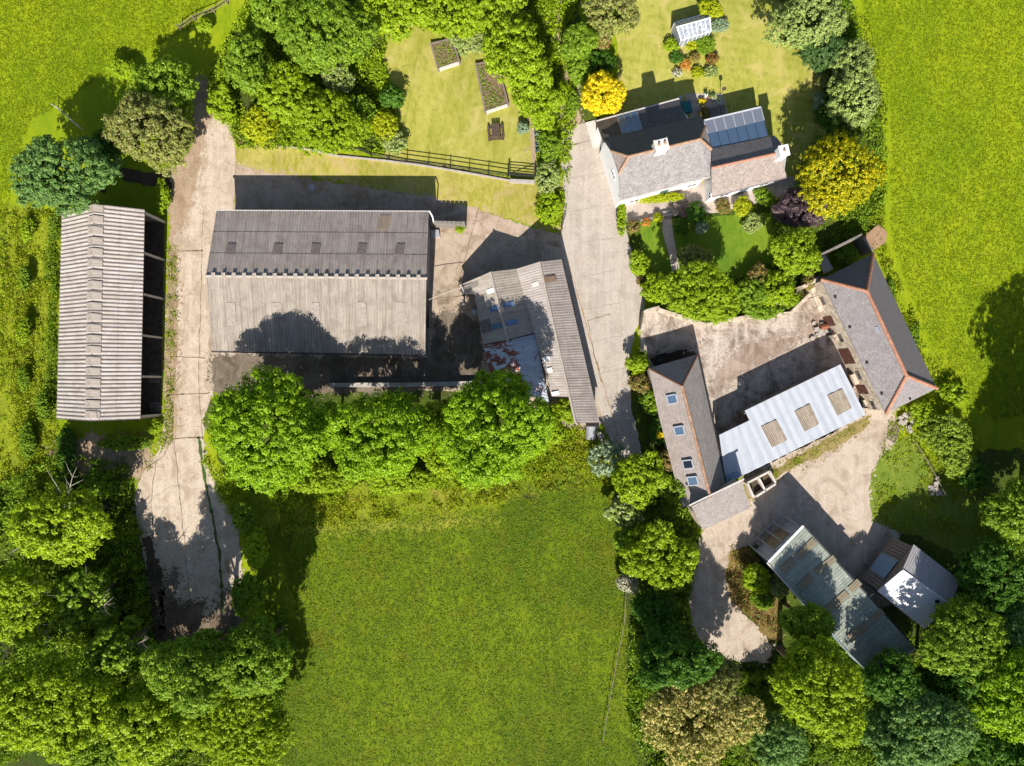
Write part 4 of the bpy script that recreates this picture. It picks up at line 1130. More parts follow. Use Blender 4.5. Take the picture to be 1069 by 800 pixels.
mb = MB(); solid(mb, lo, [V((p.x, p.y, p.z - .2)) for p in lo]); t.part('wall', mb, m_sheet('blue_grey_cladding', lin(.34, .40, .46), lin(.24, .29, .34), lin(.44, .5, .56)))
lo = [V((p.x, p.y, 0)) for p in lo]
a, b = lo[0], lo[1]
d = (b - a).normalized(); n = V((-d.y, d.x, 0))
for x0, x1, z0, z1 in ((1.3, 3.6, .1, 2.9),):
    mb = MB(); mb.prism([a + d * x0 + n * .06 + V((0, 0, z0)), a + d * x1 + n * .06 + V((0, 0, z0)), a + d * x1 + n * .06 + V((0, 0, z1)), a + d * x0 + n * .06 + V((0, 0, z1))], -n * .05); dr = t.part('door', mb, BROWN_SH)
    hb_ = MB(); hb_.box(a + d * (x1 - .2) + n * .1 + V((0, 0, 1.3)), (.08, .08, .2)); t.part('handle', hb_, STEEL, dr)
# pale sloping apron roof in front of that end
c0, c1 = a + n * .12 + V((0, 0, 3.6)), b + n * .12 + V((0, 0, 3.2))
mb = MB()
for k in range(5): mb.beam(c0.lerp(c1, k / 4), a.lerp(b, k / 4) + n * .9 + V((0, 0, .1)), .1, .08)
mb.beam(a + n * .9 + V((0, 0, .15)), b + n * .9 + V((0, 0, .15)), .12, .12)
t.part('prop_frame', mb, STEEL)

# ---- M: white tin shed
t = Thing('white_tin_shed', 'square gabled shed with bright white tin roof and blue sheet on its timber front', 'shed', P(955, 605))
k1, k2 = P(941.7, 595.5, 4.6), P(993, 632, 4.6)
n1, n2 = P(953.7, 568.5, 3.7), P(1001.7, 606, 3.7)
s1, s2 = P(916, 617.3, 3.2), P(965, 656.5, 3.2)
mb = MB(); mb.corr(k1, k2, n2, n1, .25, .02, 1); t.part('roof_slope', mb, m_sheet('shaded_tin', lin(.40, .38, .385), lin(.30, .28, .28), lin(.48, .46, .46), rough=.6, blot=.2))  # slope away from the sun: its shade is put into greyer tin
mb = MB(); mb.corr(k1, k2, s2, s1, .25, .02, 1); t.part('roof_slope', mb, WHITE_TIN, label='bright white slope')
mb = MB(); mb.beam(k1 + V((0, 0, .06)), k2 + V((0, 0, .06)), .2, .06); t.part('ridge_cap', mb, WHITE_TIN)
mb = MB(); c = at_slope(k1, k2, s2, 977.5, 627.5); mb.box(c + V((0, 0, .12)), (.28, .28, .25)); t.part('roof_vent', mb, BLACK)
lo = inset([s1, s2, n2, n1], .15); lo = [V((p.x, p.y, 0)) for p in lo]
tp = [V((lo[0].x, lo[0].y, 3.0)), V((lo[1].x, lo[1].y, 3.0)), V((lo[2].x, lo[2].y, 3.5)), V((lo[3].x, lo[3].y, 3.5))]
kk1 = onto(lo[0], lo[3], k1); kk1.z = 4.4; kk2 = onto(lo[1], lo[2], k2); kk2.z = 4.4
mb = MB(); mb.add([lo[0], lo[1], tp[1], tp[0]]); mb.add([lo[1], lo[2], tp[2], kk2, tp[1]]); mb.add([lo[2], lo[3], tp[3], tp[2]]); mb.add([lo[3], lo[0], tp[0], kk1, tp[3]]); mb.add(lo[::-1]); t.part('wall', mb, WOOD)
# lean-to front of boards with blue sheet
a, b = lo[3], lo[0]
d = (b - a).normalized(); n = V((d.y, -d.x, 0))
L = (b - a).length
mb = MB()
F0, F1 = a + d * .1 + n * .9 , b - d * .1 + n * .9
top0, top1 = a + V((0, 0, 3.3)) + n * .05, b + V((0, 0, 2.8)) + n * .05
k = 16
for i in range(k):
    u0, u1 = i / k + .006, (i + 1) / k - .006
    if i in (6, 7, 8, 9, 10, 11): continue
    mb.prism([top0.lerp(top1, u0), F0.lerp(F1, u0) + V((0, 0, 1.2)), F0.lerp(F1, u1) + V((0, 0, 1.2)), top0.lerp(top1, u1)], n * -.04 + V((0, 0, -.03)))
mb.beam(F0 + V((0, 0, 1.15)), F1 + V((0, 0, 1.15)), .12, .12)
for u in (0, .38, .72, 1): p = F0.lerp(F1, u); mb.box((p.x, p.y, .55), (.14, .14, 1.1))
t.part('board_front', mb, WOOD)
mb = MB(); mb.prism([top0.lerp(top1, .36) + n * .1, F0.lerp(F1, .36) + V((0, 0, 1.25)), F0.lerp(F1, .76) + V((0, 0, 1.25)), top0.lerp(top1, .76) + n * .1], V((0, 0, -.03))); t.part('blue_sheet', mb, TARP)

# yard pipe between the green and white sheds
mb = MB(); mb.tube([P(912, 620, 2.8), P(905, 626, 3.2)], [.05, .05], 6)
solo('roof_strut', 'thin pale pipe bridging the gap between the green and the white-roofed shed', 'pipe', mb, GUTTER_P, P(908, 623))
# ================================================================== VEGETATION
rng = np.random.default_rng(11)

def unit(n, g):
    v = g.normal(size=(n, 3)); return v / np.linalg.norm(v, axis=1, keepdims=True)

def leaf_mesh(name, C, Nn, S, base, g, aspect=0.62):
    """leaf-sized bent faces: C centres, Nn normals, S half length"""
    n = len(C)
    r = unit(n, g)
    t1 = np.cross(Nn, r); t1 /= np.linalg.norm(t1, axis=1, keepdims=True) + 1e-9
    t2 = np.cross(Nn, t1)
    S = S[:, None]
    v = np.empty((n, 4, 3), dtype=np.float32)
    dr = Nn * S * 0.25
    v[:, 0] = C + t1 * S - dr; v[:, 1] = C + t2 * S * aspect; v[:, 2] = C - t1 * S - dr; v[:, 3] = C - t2 * S * aspect
    v -= np.array(base, dtype=np.float32)
    me = bpy.data.meshes.new(name)
    me.vertices.add(n * 4); me.vertices.foreach_set('co', v.ravel())
    me.loops.add(n * 4); me.loops.foreach_set('vertex_index', np.arange(n * 4, dtype=np.int32))
    me.polygons.add(n)
    me.polygons.foreach_set('loop_start', np.arange(0, n * 4, 4, dtype=np.int32))
    me.polygons.foreach_set('loop_total', np.full(n, 4, dtype=np.int32))
    me.update(calc_edges=True)
    return me

def crown_points(cx, cy, rx, ry, z0, z1, g, clump=0.55, leaf=0.17, dens=1.0, lobes=9, spread=0.55, lobe_r=0.5, conifer=False, up=0.45, ragged=1.0):
    """clumps of leaves over a lumpy crown. returns centres, normals, sizes, lobe centres"""
    rz = (z1 - z0) / 2; cz = (z0 + z1) / 2
    L = [np.array([0, 0, 0.15])]; LR = [0.74]
    for i in range(lobes):
        a = 2 * math.pi * (i + g.uniform(-.35, .35)) / lobes * (1 if i % 2 else 1) + (i % 3) * 0.7
        rad = spread * (1 + ragged * g.uniform(-0.38, 0.22))
        zz = g.uniform(-0.35, 0.5)
        L.append(np.array([math.cos(a) * rad, math.sin(a) * rad, zz])); LR.append(lobe_r * (1 + ragged * g.uniform(-0.45, 0.12)))
    L = np.array(L); LR = np.array(LR)
    sc = np.array([rx, ry, rz])
    area = 4 * math.pi * ((rx + ry) / 2) * max(rz, (rx + ry) / 4)
    nc = int(area * 0.95 * dens / (clump ** 2))
    # candidate clump centres on lobes
    k = g.integers(0, len(L), nc * 3)
    p = g.choice(len(L), nc * 3, p=LR ** 2 / (LR ** 2).sum())
    d = unit(nc * 3, g)
    d[:, 2] = np.where(d[:, 2] < -0.25, -d[:, 2] * 0.7, d[:, 2])
    d /= np.linalg.norm(d, axis=1, keepdims=True)
    q = L[p] + d * (LR[p] * g.uniform(0.80, 1.12, nc * 3))[:, None]
    keep = np.ones(len(q), bool)
    for j in range(len(L)):
        dist = np.linalg.norm(q - L[j], axis=1)
        keep &= (dist > LR[j] * 0.80) | (p == j)
    q = q[keep][:nc]; d = d[keep][:nc]
    # leaves of the shaded heart of the crown
    nout = len(q)
    ni = int(len(q) * 0.8)
    if ni:
        pi = g.integers(0, len(L), ni)
        qi = L[pi] + unit(ni, g) * (LR[pi] * g.uniform(0.25, 0.8, ni))[:, None]
        q = np.vstack([q, qi]); d = np.vstack([d, unit(ni, g)])
    C = q * sc + np.array([cx, cy, cz])
    C[:, 2] = np.maximum(C[:, 2], 0.12)
    per = max(6, int(8 * (clump / 0.5) ** 1.6 * (0.17 / leaf) ** 1.75))
    n = len(C) * per
    idx = np.repeat(np.arange(len(C)), per)
    cs = g.uniform(0.6, 1.15, len(C))[idx]
    off = unit(n, g) * (g.uniform(0.35, 1.0, n) ** 0.5 * clump * 0.64 * cs)[:, None]
    if conifer:
        off *= 0.8; out = d[idx]; off += out * (g.uniform(0, .45, n) * clump)[:, None]
    off[:, 2] = np.where(off[:, 2] < -0.15 * clump, -off[:, 2] * .5, off[:, 2])
    pos = C[idx] + off
    nn = off / (np.linalg.norm(off, axis=1, keepdims=True) + 1e-9) * 1.0 + d[idx] * 0.35 + np.array([0, 0, up]) + unit(n, g) * 0.38
    nn /= np.linalg.norm(nn, axis=1, keepdims=True)
    sz = leaf * g.uniform(0.65, 1.3, n) * np.where(idx >= nout, 1.7, 1.0)
    pos[:, 2] = np.maximum(pos[:, 2], 0.03)
    return pos, nn, sz, L * sc + np.array([cx, cy, cz])

LM = {
 'chestnut': m_leaf('leaf_chestnut', lf(.215, .375, .012), val=.34),
 'lime': m_leaf('leaf_lime', lf(.25, .37, .012), val=.30),
 'mid': m_leaf('leaf_mid', lf(.18, .305, .020), val=.40),
 'fresh': m_leaf('leaf_fresh', lf(.27, .40, .014), val=.38),
 'dark': m_leaf('leaf_dark', lf(.07, .17, .016), val=.40),
 'blue': m_leaf('leaf_bluegreen', lf(.135, .255, .065), val=.38),
 'olive': m_leaf('leaf_olive', lf(.25, .29, .07), val=.42, tip=(lf(.36, .29, .14), .90)),
 'pale': m_leaf('leaf_pale', lf(.27, .36, .09), val=.35, tip=(lf(.42, .42, .25), .88)),
 'conifer': m_leaf('leaf_conifer', lf(.26, .35, .095), val=.42, trans=.12),
 'conifer_d': m_leaf('leaf_conifer_dark', lf(.06, .12, .03), val=.4, trans=.12),
 'gold': m_leaf('leaf_gold', lf(.52, .48, .010), val=.38, tip=(lf(.22, .27, .01), .62)),
 'yellow': m_leaf('leaf_yellow', lf(.80, .64, .016), val=.25, tip=(lf(.48, .46, .015), .82)),
 'purple': m_leaf('leaf_purple', lf(.11, .072, .09), val=.4, tip=(lf(.20, .15, .16), .86)),
 'red': m_leaf('leaf_red', lf(.34, .12, .05), val=.4, tip=(lf(.12, .18, .02), .6)),
 'brown': m_leaf('leaf_russet', lf(.28, .18, .07), val=.35, tip=(lf(.16, .20, .03), .6)),
 'orange': m_leaf('petal_orange', lf(.72, .24, .06), val=.25, tip=(lf(.16, .24, .02), .6)),
 'bloom': m_leaf('leaf_cream_bloom', lf(.17, .21, .03), val=.38, tip=(lf(.62, .52, .18), .48)),
 'silver': m_leaf('leaf_silver', lf(.25, .35, .22), val=.3),
 'yelgreen': m_leaf('leaf_yellow_green', lf(.36, .42, .012), val=.3),
 'ivy': m_leaf('leaf_ivy', lf(.20, .30, .03), val=.38, trans=.2),
 'fern': m_leaf('grass_rough', lf(.26, .36, .012), val=.4, tip=(lf(.38, .36, .05), .92)),
 'fernd': m_leaf('grass_damp', lf(.26, .34, .010), val=.4, tip=(lf(.34, .32, .03), .85)),
 'tuft': m_leaf('grass_tuft', lf(.20, .285, .006), val=.42),
 'tuftd': m_leaf('grass_tuft_damp', lf(.125, .20, .006), val=.5),
 'white': m_leaf('white_blossom', lf(.16, .2, .06), val=.35, tip=(lf(.72, .66, .62), .55)),
}

KIND = {  # clump, leaf, density, lobes, spread, lobe_r
 'big': dict(clump=.70, leaf=.115, dens=1.12, lobes=11, spread=.60, lobe_r=.42),
 'tree': dict(clump=.58, leaf=.11, dens=1.08, lobes=10, spread=.58, lobe_r=.44),
 'fine': dict(clump=.44, leaf=.085, dens=1.0, lobes=10, spread=.56, lobe_r=.46),
 'bush': dict(clump=.40, leaf=.085, dens=1.0, lobes=7, spread=.52, lobe_r=.50),
 'tiny': dict(clump=.24, leaf=.065, dens=1.0, lobes=5, spread=.45, lobe_r=.55),
 'conifer': dict(clump=.44, leaf=.085, dens=1.15, lobes=11, spread=.56, lobe_r=.46, conifer=True, up=.3),
 'loose': dict(clump=.55, leaf=.17, dens=.55, lobes=12, spread=.68, lobe_r=.36),
}

def limbs(mb, x, y, ztop, zc, cen, g, r0, lean=0.25):
    top = V((x + g.uniform(-lean, lean), y + g.uniform(-lean, lean), zc * 0.95))
    mid = V((x + g.uniform(-lean, lean) * .5, y + g.uniform(-lean, lean) * .5, zc * .45))
    mb.tube([(x, y, -.1), (x, y, .3), mid, top], [r0 * 1.35, r0, r0 * .75, r0 * .4], 8)
    for c in cen[1:8]:
        s = mid.lerp(top, g.uniform(.1, .9))
        e = V(c); m = s.lerp(e, .55) + V((0, 0, .25))
        mb.tube([s, m, e], [r0 * .38, r0 * .24, r0 * .07], 6)

def plant(name, px, py, rp, H, kind, mat, label, cat='tree', group=None, base_f=None, ell=(1, 1), seed=None, dead=0, trunk=True, **kw):
    """px,py: centre of the crown in the photograph, rp its radius in pixels, H its height in metres"""
    g = np.random.default_rng(seed if seed is not None else int(px * 131 + py * 17) % 100000 + 5)
    rr = rp * 0.1
    bz = base_f if base_f is not None else (0.22 if H > 5 else 0.04)
    z0 = H * bz
    zc = (z0 + H) / 2
    zs = zc + (H - zc) * .35
    c = P(px, py, zs); k = 1 - zs / CAMH
    rx, ry = rr * k * ell[0], rr * k * ell[1]
    pr = dict(KIND[kind]); pr.update(kw)
    pos, nn, sz, lob = crown_points(c.x, c.y, rx, ry, z0, H, g, **pr)
    t = Thing(name, label, cat, (c.x, c.y, 0), group)
    me = leaf_mesh('crown' if cat == 'tree' else 'foliage', pos, nn, sz, t.base, g)
    link('crown' if cat == 'tree' else 'foliage', me, LM[mat], t.o)
    if trunk:
        mb = MB()
        if H > 4:
            limbs(mb, c.x, c.y, H, zc, lob, g, 0.05 + H * .022)
        else:
            for i in range(4):
                a = g.uniform(0, 6.28); e = lob[i % len(lob)]
                mb.tube([(c.x + .12 * math.cos(a), c.y + .12 * math.sin(a), 0), tuple((np.array([c.x, c.y, 0]) * .4 + e * .6)[:2]) + (float(e[2]) * .6,), tuple(e)], [.05, .035, .012], 5)
        t.part('trunk' if H > 4 else 'stem', mb, BARK)
    if dead:
        mb = MB()
        for i in range(dead):
            a = g.uniform(0, 6.28)
            p = V((c.x, c.y, zc)); L = max(rx, ry) * g.uniform(.9, 1.35)
            pts = [p]; rad = [.09]
            d = V((math.cos(a), math.sin(a), .5)).normalized()
            st = L / 6
            for s in range(6):
                d = (d + V((g.normal() * .22, g.normal() * .22, g.normal() * .1))).normalized()
                pts.append(pts[-1] + d * st); rad.append(.09 * (1 - (s + 1) / 6.6))
            for q in pts: q.z = max(q.z, zc) ; 
            pts = [V((q.x, q.y, min(q.z, H + .8))) for q in pts]
            mb.tube(pts, rad, 5)
            for s in (2, 3, 4, 5):
                for sg in (-1, 1):
                    if g.random() < .25: continue
                    b = pts[s]; dd = V((math.cos(a + sg * g.uniform(.4, 1.1)), math.sin(a + sg * g.uniform(.4, 1.1)), .25))
                    l2 = g.uniform(.6, 1.8)
                    mb.tube([b, b + dd * l2 * .5 + V((0, 0, .1)), b + dd * l2], [.035, .022, .008], 4)
        t.part('bare_branches', mb, BARK_P)
    return t

T = lambda *a, **k: plant(*a, **k)
# --- three great leafy trees south of the big barn
T('broadleaf_tree', 278, 452, 65, 13.4, 'big', 'chestnut', 'largest round bright green tree, between the pale track and the big barn', ell=(1.0, 1.02), ragged=.35, dens=1.3)
T('broadleaf_tree', 396, 455, 50, 11.6, 'big', 'chestnut', 'bushy green tree in the middle of the row behind the low shady wall', ell=(1.15, .98), ragged=.4)
T('broadleaf_tree', 514, 450, 61, 13.4, 'big', 'chestnut', 'round bright green tree touching the rusty end of the patchwork sheds', ell=(1, 1.0), ragged=.35, dens=1.6)
T('broadleaf_tree', 343, 440, 22, 6.5, 'big', 'chestnut', 'smaller green crown squeezed between the largest round tree and its bushy neighbour')  # added filler tree, closes the row and shades the yard strip
T('broadleaf_tree', 453, 440, 22, 6.5, 'big', 'fresh', 'smaller crown squeezed against the left side of the tree by the rusty shed')  # second added filler tree for the shade on the yard strip
T('shrub', 330, 500, 28, 2.4, 'bush', 'fresh', 'low spreading green thicket at the foot of the largest round tree', 'bush', ell=(1.5, .7))
T('shrub', 415, 500, 26, 2.2, 'bush', 'fresh', 'low green thicket between the two rounder trees above the pasture', 'bush', ell=(1.5, .7))
T('shrub', 462, 478, 22, 4.5, 'bush', 'fresh', 'bright bush squeezed against the left flank of the tree by the rusty shed', 'bush')
T('shrub', 590, 428, 20, 2.6, 'bush', 'lime', 'yellow-green bush growing over the broken end of the patchwork sheds', 'bush', ell=(1, .8))
T('shrub', 575, 450, 16, 3.0, 'bush', 'lime', 'small lime bush right of the round tree beside the rusty shed', 'bush')
T('shrub', 266, 575, 16, 4.0, 'bush', 'fresh', 'small bright bush on the track edge at the corner of the lower pasture', 'bush', ell=(.8, 1.5))
T('shrub', 255, 540, 15, 2.5, 'bush', 'mid', 'dark scrubby bush at the track edge below the largest round tree', 'bush', ell=(.8, 1.2))
# --- top left
T('broadleaf_tree', 64, 178, 53, 9.0, 'tree', 'blue', 'blue-green round tree at the north-west corner of the open-fronted barn', ell=(1.05, .85))
T('broadleaf_tree', 155, 134, 49, 8.0, 'tree', 'olive', 'olive-coloured round tree with brownish tips left of the track head', ell=(1, .88))
T('broadleaf_tree', 172, 88, 32, 6.0, 'tree', 'mid', 'shaded green tree behind the olive-coloured one', ell=(1.1, .9))
T('shrub', 130, 72, 14, 2.0, 'bush', 'fresh', 'small sunlit bush on the pasture edge left of the shaded tree', 'bush', ell=(1.3, .8))
T('shrub', 108, 152, 20, 2.5, 'bush', 'dark', 'dark bush between the blue-green and the olive tree', 'bush')
T('shrub', 170, 205, 12, 1.5, 'tiny', 'fresh', 'narrow green bush at the north end of the open barn by the track', 'bush', ell=(.7, 1.6))
# --- top grove
T('broadleaf_tree', 335, 32, 52, 8.5, 'tree', 'mid', 'broad mid-green tree, biggest of the grove above the track head', ell=(1.1, .85))
T('broadleaf_tree', 256, 62, 30, 6.5, 'tree', 'mid', 'green tree on the left edge of the grove beside the hedge', ell=(.9, 1.1))
T('broadleaf_tree', 298, 98, 33, 5.5, 'fine', 'fresh', 'small-leaved green tree in the middle of the grove')
T('broadleaf_tree', 342, 128, 38, 5.5, 'fine', 'lime', 'spiky lime-green tree at the front of the grove above the verge', ell=(1.05, .95))
T('shrub', 270, 128, 19, 3.0, 'bush', 'yelgreen', 'yellow-green bush at the front left of the grove', 'bush', ell=(1, 1.2))
T('shrub', 232, 108, 18, 2.5, 'bush', 'fresh', 'soft green bush beside the narrow head of the dirt path', 'bush', ell=(.8, 1.4))
T('shrub', 352, 82, 19, 3.2, 'bush', 'pale', 'pale greyish bush next to the dark hollow in the grove', 'bush')
T('shrub', 374, 112, 18, 3.0, 'bush', 'mid', 'dull green bush on the right side of the grove', 'bush')
T('shrub', 408, 100, 13, 2.6, 'bush', 'dark', 'dark little shrub casting a spiky shadow at the lawn edge', 'bush')
T('shrub', 401, 128, 16, 2.2, 'bush', 'yelgreen', 'bright lime shrub at the lawn edge beside the grove', 'bush')
T('shrub', 412, 148, 15, 1.6, 'bush', 'pale', 'small pale shrub by the bend of the black rail fence', 'bush')
T('broadleaf_tree', 405, 15, 32, 5.5, 'tree', 'fresh', 'bright green tree at the top picture edge above the lawn corner', ell=(1.2, .8))
T('broadleaf_tree', 468, 12, 32, 5.0, 'fine', 'fresh', 'leafy green tree at the top edge above the smaller raised bed', ell=(1.3, .8))
T('broadleaf_tree', 290, 10, 28, 6.0, 'tree', 'mid', 'green tree at the top edge between the hedge and the broad tree', ell=(1, .9))
T('shrub', 490, 38, 20, 2.8, 'bush', 'pale', 'pale variegated shrub just above the two raised beds', 'bush')
T('broadleaf_tree', 534, 48, 33, 7.0, 'tree', 'fresh', 'leafy green tree right of the raised beds along the hedge', ell=(1, 1.1))
T('broadleaf_tree', 556, 78, 25, 6.0, 'tree', 'fresh', 'rounded green tree in the hedge beside the narrow dirt path', ell=(.9, 1.1))
T('broadleaf_tree', 562, 108, 25, 5.0, 'tree', 'lime', 'lime-green tree in the hedge level with the picnic table', ell=(1, .9))
T('broadleaf_tree', 520, 8, 26, 5.5, 'tree', 'lime', 'bright tree at the top edge at the corner of the garden lawn')
T('shrub', 574, 150, 16, 2.5, 'bush', 'mid', 'hedge bush beside the blue bench', 'bush', 'hedge bushes along the lane', ell=(.8, 1.2))
T('shrub', 573, 182, 18, 2.6, 'bush', 'pale', 'pale speckled hedge bush at the end of the black gate', 'bush', 'hedge bushes along the lane', ell=(.8, 1.1))
T('shrub', 573, 213, 17, 2.0, 'bush', 'fresh', 'lowest hedge bush at the lane corner above the shed shadow', 'bush', 'hedge bushes along the lane', ell=(.8, 1.4))
T('shrub', 547, 133, 7, 1.4, 'tiny', 'silver', 'tiny silvery bush left of the blue bench', 'bush')
# --- between path and house lawn
T('broadleaf_tree', 640, 12, 31, 5.5, 'tree', 'olive', 'pale olive tree at the top edge beside the house lawn', ell=(1.1, .85))
T('broadleaf_tree', 605, 42, 19, 4.8, 'tree', 'mid', 'compact green tree right of the narrow dirt path', ell=(1, 1))
T('shrub', 604, 70, 15, 3.2, 'bush', 'mid', 'green bush between the dirt path and the brownish shrub', 'bush', ell=(.9, 1.2))
T('shrub', 628, 42, 12, 2.5, 'bush', 'brown', 'small bronze shrub in the shade beside the house lawn', 'bush')
T('shrub', 628, 65, 16, 2.2, 'bush', 'dark', 'dark shady bush behind the bright yellow tree', 'bush')
T('broadleaf_tree', 629, 98, 25, 4.6, 'fine', 'yellow', 'bright yellow round tree at the corner of the farmhouse', ell=(1.02, 1), up=.6)
T('shrub', 598, 105, 10, 1.3, 'tiny', 'mid', 'low scrub on the dirt path edge left of the yellow tree', 'bush', ell=(.7, 1.8))
# --- lawn island with greenhouse
T('shrub', 741, 8, 13, 2.4, 'bush', 'yelgreen', 'lime-yellow bush just behind the greenhouse', 'bush')
T('shrub', 751, 26, 10, 1.2, 'tiny', 'silver', 'silvery low shrub right of the greenhouse', 'bush')
T('shrub', 701, 47, 9, 1.0, 'tiny', 'fresh', 'small green plant at the left front of the greenhouse', 'bush')
T('shrub', 722, 46, 8, .8, 'tiny', 'yelgreen', 'yellow-green plant at the front of the greenhouse', 'bush')
T('shrub', 738, 47, 12, 1.0, 'tiny', 'mid', 'spreading green plant in the middle of the flower bed', 'bush')
T('shrub', 716, 66, 7, .8, 'tiny', 'orange', 'orange-flowered plant in the flower bed', 'bush')
T('shrub', 744, 61, 8, .9, 'tiny', 'red', 'reddish-leaved plant on the right of the flower bed', 'bush')
T('shrub', 706, 60, 8, 1.0, 'tiny', 'dark', 'dark green plant on the left of the flower bed', 'bush')
T('shrub', 707, 75, 6, .5, 'tiny', 'white', 'white-flowered plant at the lower left of the flower bed', 'bush')
T('shrub', 728, 75, 8, .6, 'tiny', 'yelgreen', 'bright low plant at the bottom of the flower bed', 'bush')
T('shrub', 742, 74, 8, .6, 'tiny', 'pale', 'pale green plant at the lower right of the flower bed', 'bush')
T('shrub', 726, 59, 6, .7, 'tiny', 'brown', 'brownish plant in the centre of the flower bed', 'bush')
T('shrub', 735, 118, 7, 1.2, 'tiny', 'brown', 'bronze potted shrub on the small terrace behind the farmhouse', 'bush')
T('shrub', 733, 106, 4, .6, 'tiny', 'yellow', 'small clump of yellow flowers on the back terrace', 'plant')
# --- conifer belt right of the lawn
T('conifer_tree', 848, 20, 38, 6.5, 'conifer', 'conifer', 'pale green feathery conifer at the top edge between lawn and field', ell=(1.15, .8))
T('conifer_tree', 862, 52, 24, 5.0, 'conifer', 'conifer_d', 'dark conifer below the pale feathery one at the lawn edge', ell=(1.2, .8))
T('conifer_tree', 892, 62, 25, 5.5, 'conifer', 'conifer', 'conifer on the field edge north of the largest pale conifer', ell=(1, .8))
T('conifer_tree', 895, 100, 31, 6.2, 'conifer', 'conifer', 'largest pale grey-green conifer on the field edge above the golden tree', ell=(.9, 1.15))
T('shrub', 851, 50, 8, 1.4, 'tiny', 'mid', 'small bush with the orange blossom at the lawn edge', 'bush')
T('shrub', 833.5, 36, 4, .9, 'tiny', 'orange', 'small ball of orange blossom at the right edge of the house lawn', 'plant')
T('shrub', 860, 84, 8, 1.5, 'tiny', 'olive', 'round olive topiary bush at the edge of the tree shadow', 'bush')
T('shrub', 856, 106, 8, 1.6, 'tiny', 'silver', 'upright silvery bush at the edge of the tree shadow', 'bush', ell=(.8, 1.4))
T('shrub', 866, 118, 15, 2.5, 'bush', 'dark', 'dark bush in the shade between the conifers and the golden tree', 'bush', ell=(1, 1.2))
T('broadleaf_tree', 877, 178, 49, 8.6, 'conifer', 'gold', 'large golden-yellow tree at the corner of the house garden', ell=(1, .92))
T('broadleaf_tree', 837, 216, 27, 4.6, 'fine', 'purple', 'purple-leaved small tree between the house wing and the golden tree', ell=(1.15, .85))
# --- front garden
T('broadleaf_tree', 831, 262, 27, 6.5, 'fine', 'lime', 'lime-green tree below the purple-leaved one', ell=(1.05, .95))
T('broadleaf_tree', 733, 306, 43, 8.0, 'fine', 'lime', 'largest lime-green tree at the foot of the front garden', ell=(1.05, .80))
T('shrub', 776, 215, 12, 1.6, 'bush', 'yelgreen', 'yellow-green bush in front of the house wing', 'bush', ell=(.8, 1.1))
T('shrub', 788, 232, 12, 1.6, 'tiny', 'pale', 'pale spiky bush on the small front lawn', 'bush')
T('shrub', 755, 216, 10, 1.0, 'tiny', 'brown', 'buff-coloured plant against the front of the house wing', 'bush')
T('shrub', 798, 205, 11, 1.5, 'bush', 'mid', 'green bush against the wing wall beside the purple tree', 'bush')
T('shrub', 728, 222, 12, 1.6, 'bush', 'dark', 'dark bush beside the garden bench', 'bush')
T('shrub', 733, 237, 8, 1.3, 'tiny', 'silver', 'silver-leaved plant in the shade of the front garden', 'bush')
T('shrub', 710, 236, 9, .9, 'tiny', 'dark', 'low dark bush right of the garden steps', 'bush', ell=(1, 1.2))
T('shrub', 725, 268, 16, 2.2, 'bush', 'olive', 'olive bush at the end of the curved garden path', 'bush', ell=(1.2, .9))
T('shrub', 668, 276, 13.5, 2.0, 'tiny', 'fresh', 'clipped round green ball bush at the lane edge', 'bush', ell=(1, 1.05), up=.6)
T('hedge', 649, 228, 6, 1.3, 'tiny', 'fresh', 'narrow clipped hedge along the lane beside the front garden', 'hedge', ell=(.9, 3.4), lobes=9, trunk=True)
T('shrub', 662, 236, 8, 1.2, 'tiny', 'brown', 'bronze-leaved bush behind the clipped hedge', 'bush')
T('shrub', 675, 232, 5, .8, 'tiny', 'orange', 'orange and yellow flower clump on the front lawn', 'plant')
T('shrub', 687, 227, 6, .8, 'tiny', 'yelgreen', 'yellow-green clump beside the garden steps', 'plant')
T('climber', 690, 206, 7, 1.3, 'tiny', 'yelgreen', 'yellow-green climber strip under the farmhouse eaves', 'plant', ell=(4.2, .8), lobes=9)
T('shrub', 688, 303, 20, 3.0, 'bush', 'fresh', 'small green bush at the left end of the front garden thicket', 'bush', ell=(1.2, .8))
T('shrub', 792, 288, 14, 2.2, 'bush', 'brown', 'russet bush in the front garden thicket', 'bush')
T('shrub', 785, 305, 20, 2.6, 'bush', 'mid', 'dark leafy bush between the lime trees', 'bush', ell=(1.1, .9))
T('shrub', 812, 302, 20, 3.2, 'bush', 'fresh', 'bright bush above the courtyard edge', 'bush')
T('shrub', 795, 325, 18, 1.6, 'bush', 'mid', 'low bush spilling over the courtyard edge', 'bush', ell=(1.3, .6))
T('shrub', 826, 312, 10, 1.3, 'tiny', 'lime', 'small lime bush by the courtyard corner', 'bush')
T('shrub', 844, 292, 9, 2.2, 'tiny', 'brown', 'russet bush at the corner of the stone barn', 'bush', ell=(.8, 1.4))
T('shrub', 884, 265, 12, 1.6, 'bush', 'mid', 'leafy bush inside the walled pen', 'bush')
T('shrub', 670, 292, 7, 1.3, 'tiny', 'brown', 'small brownish shrub at the lane edge', 'bush')
T('shrub', 480, 238, 5.5, 1.2, 'tiny', 'lime', 'single bright lime weed bush at the end of the short stone wall', 'bush')
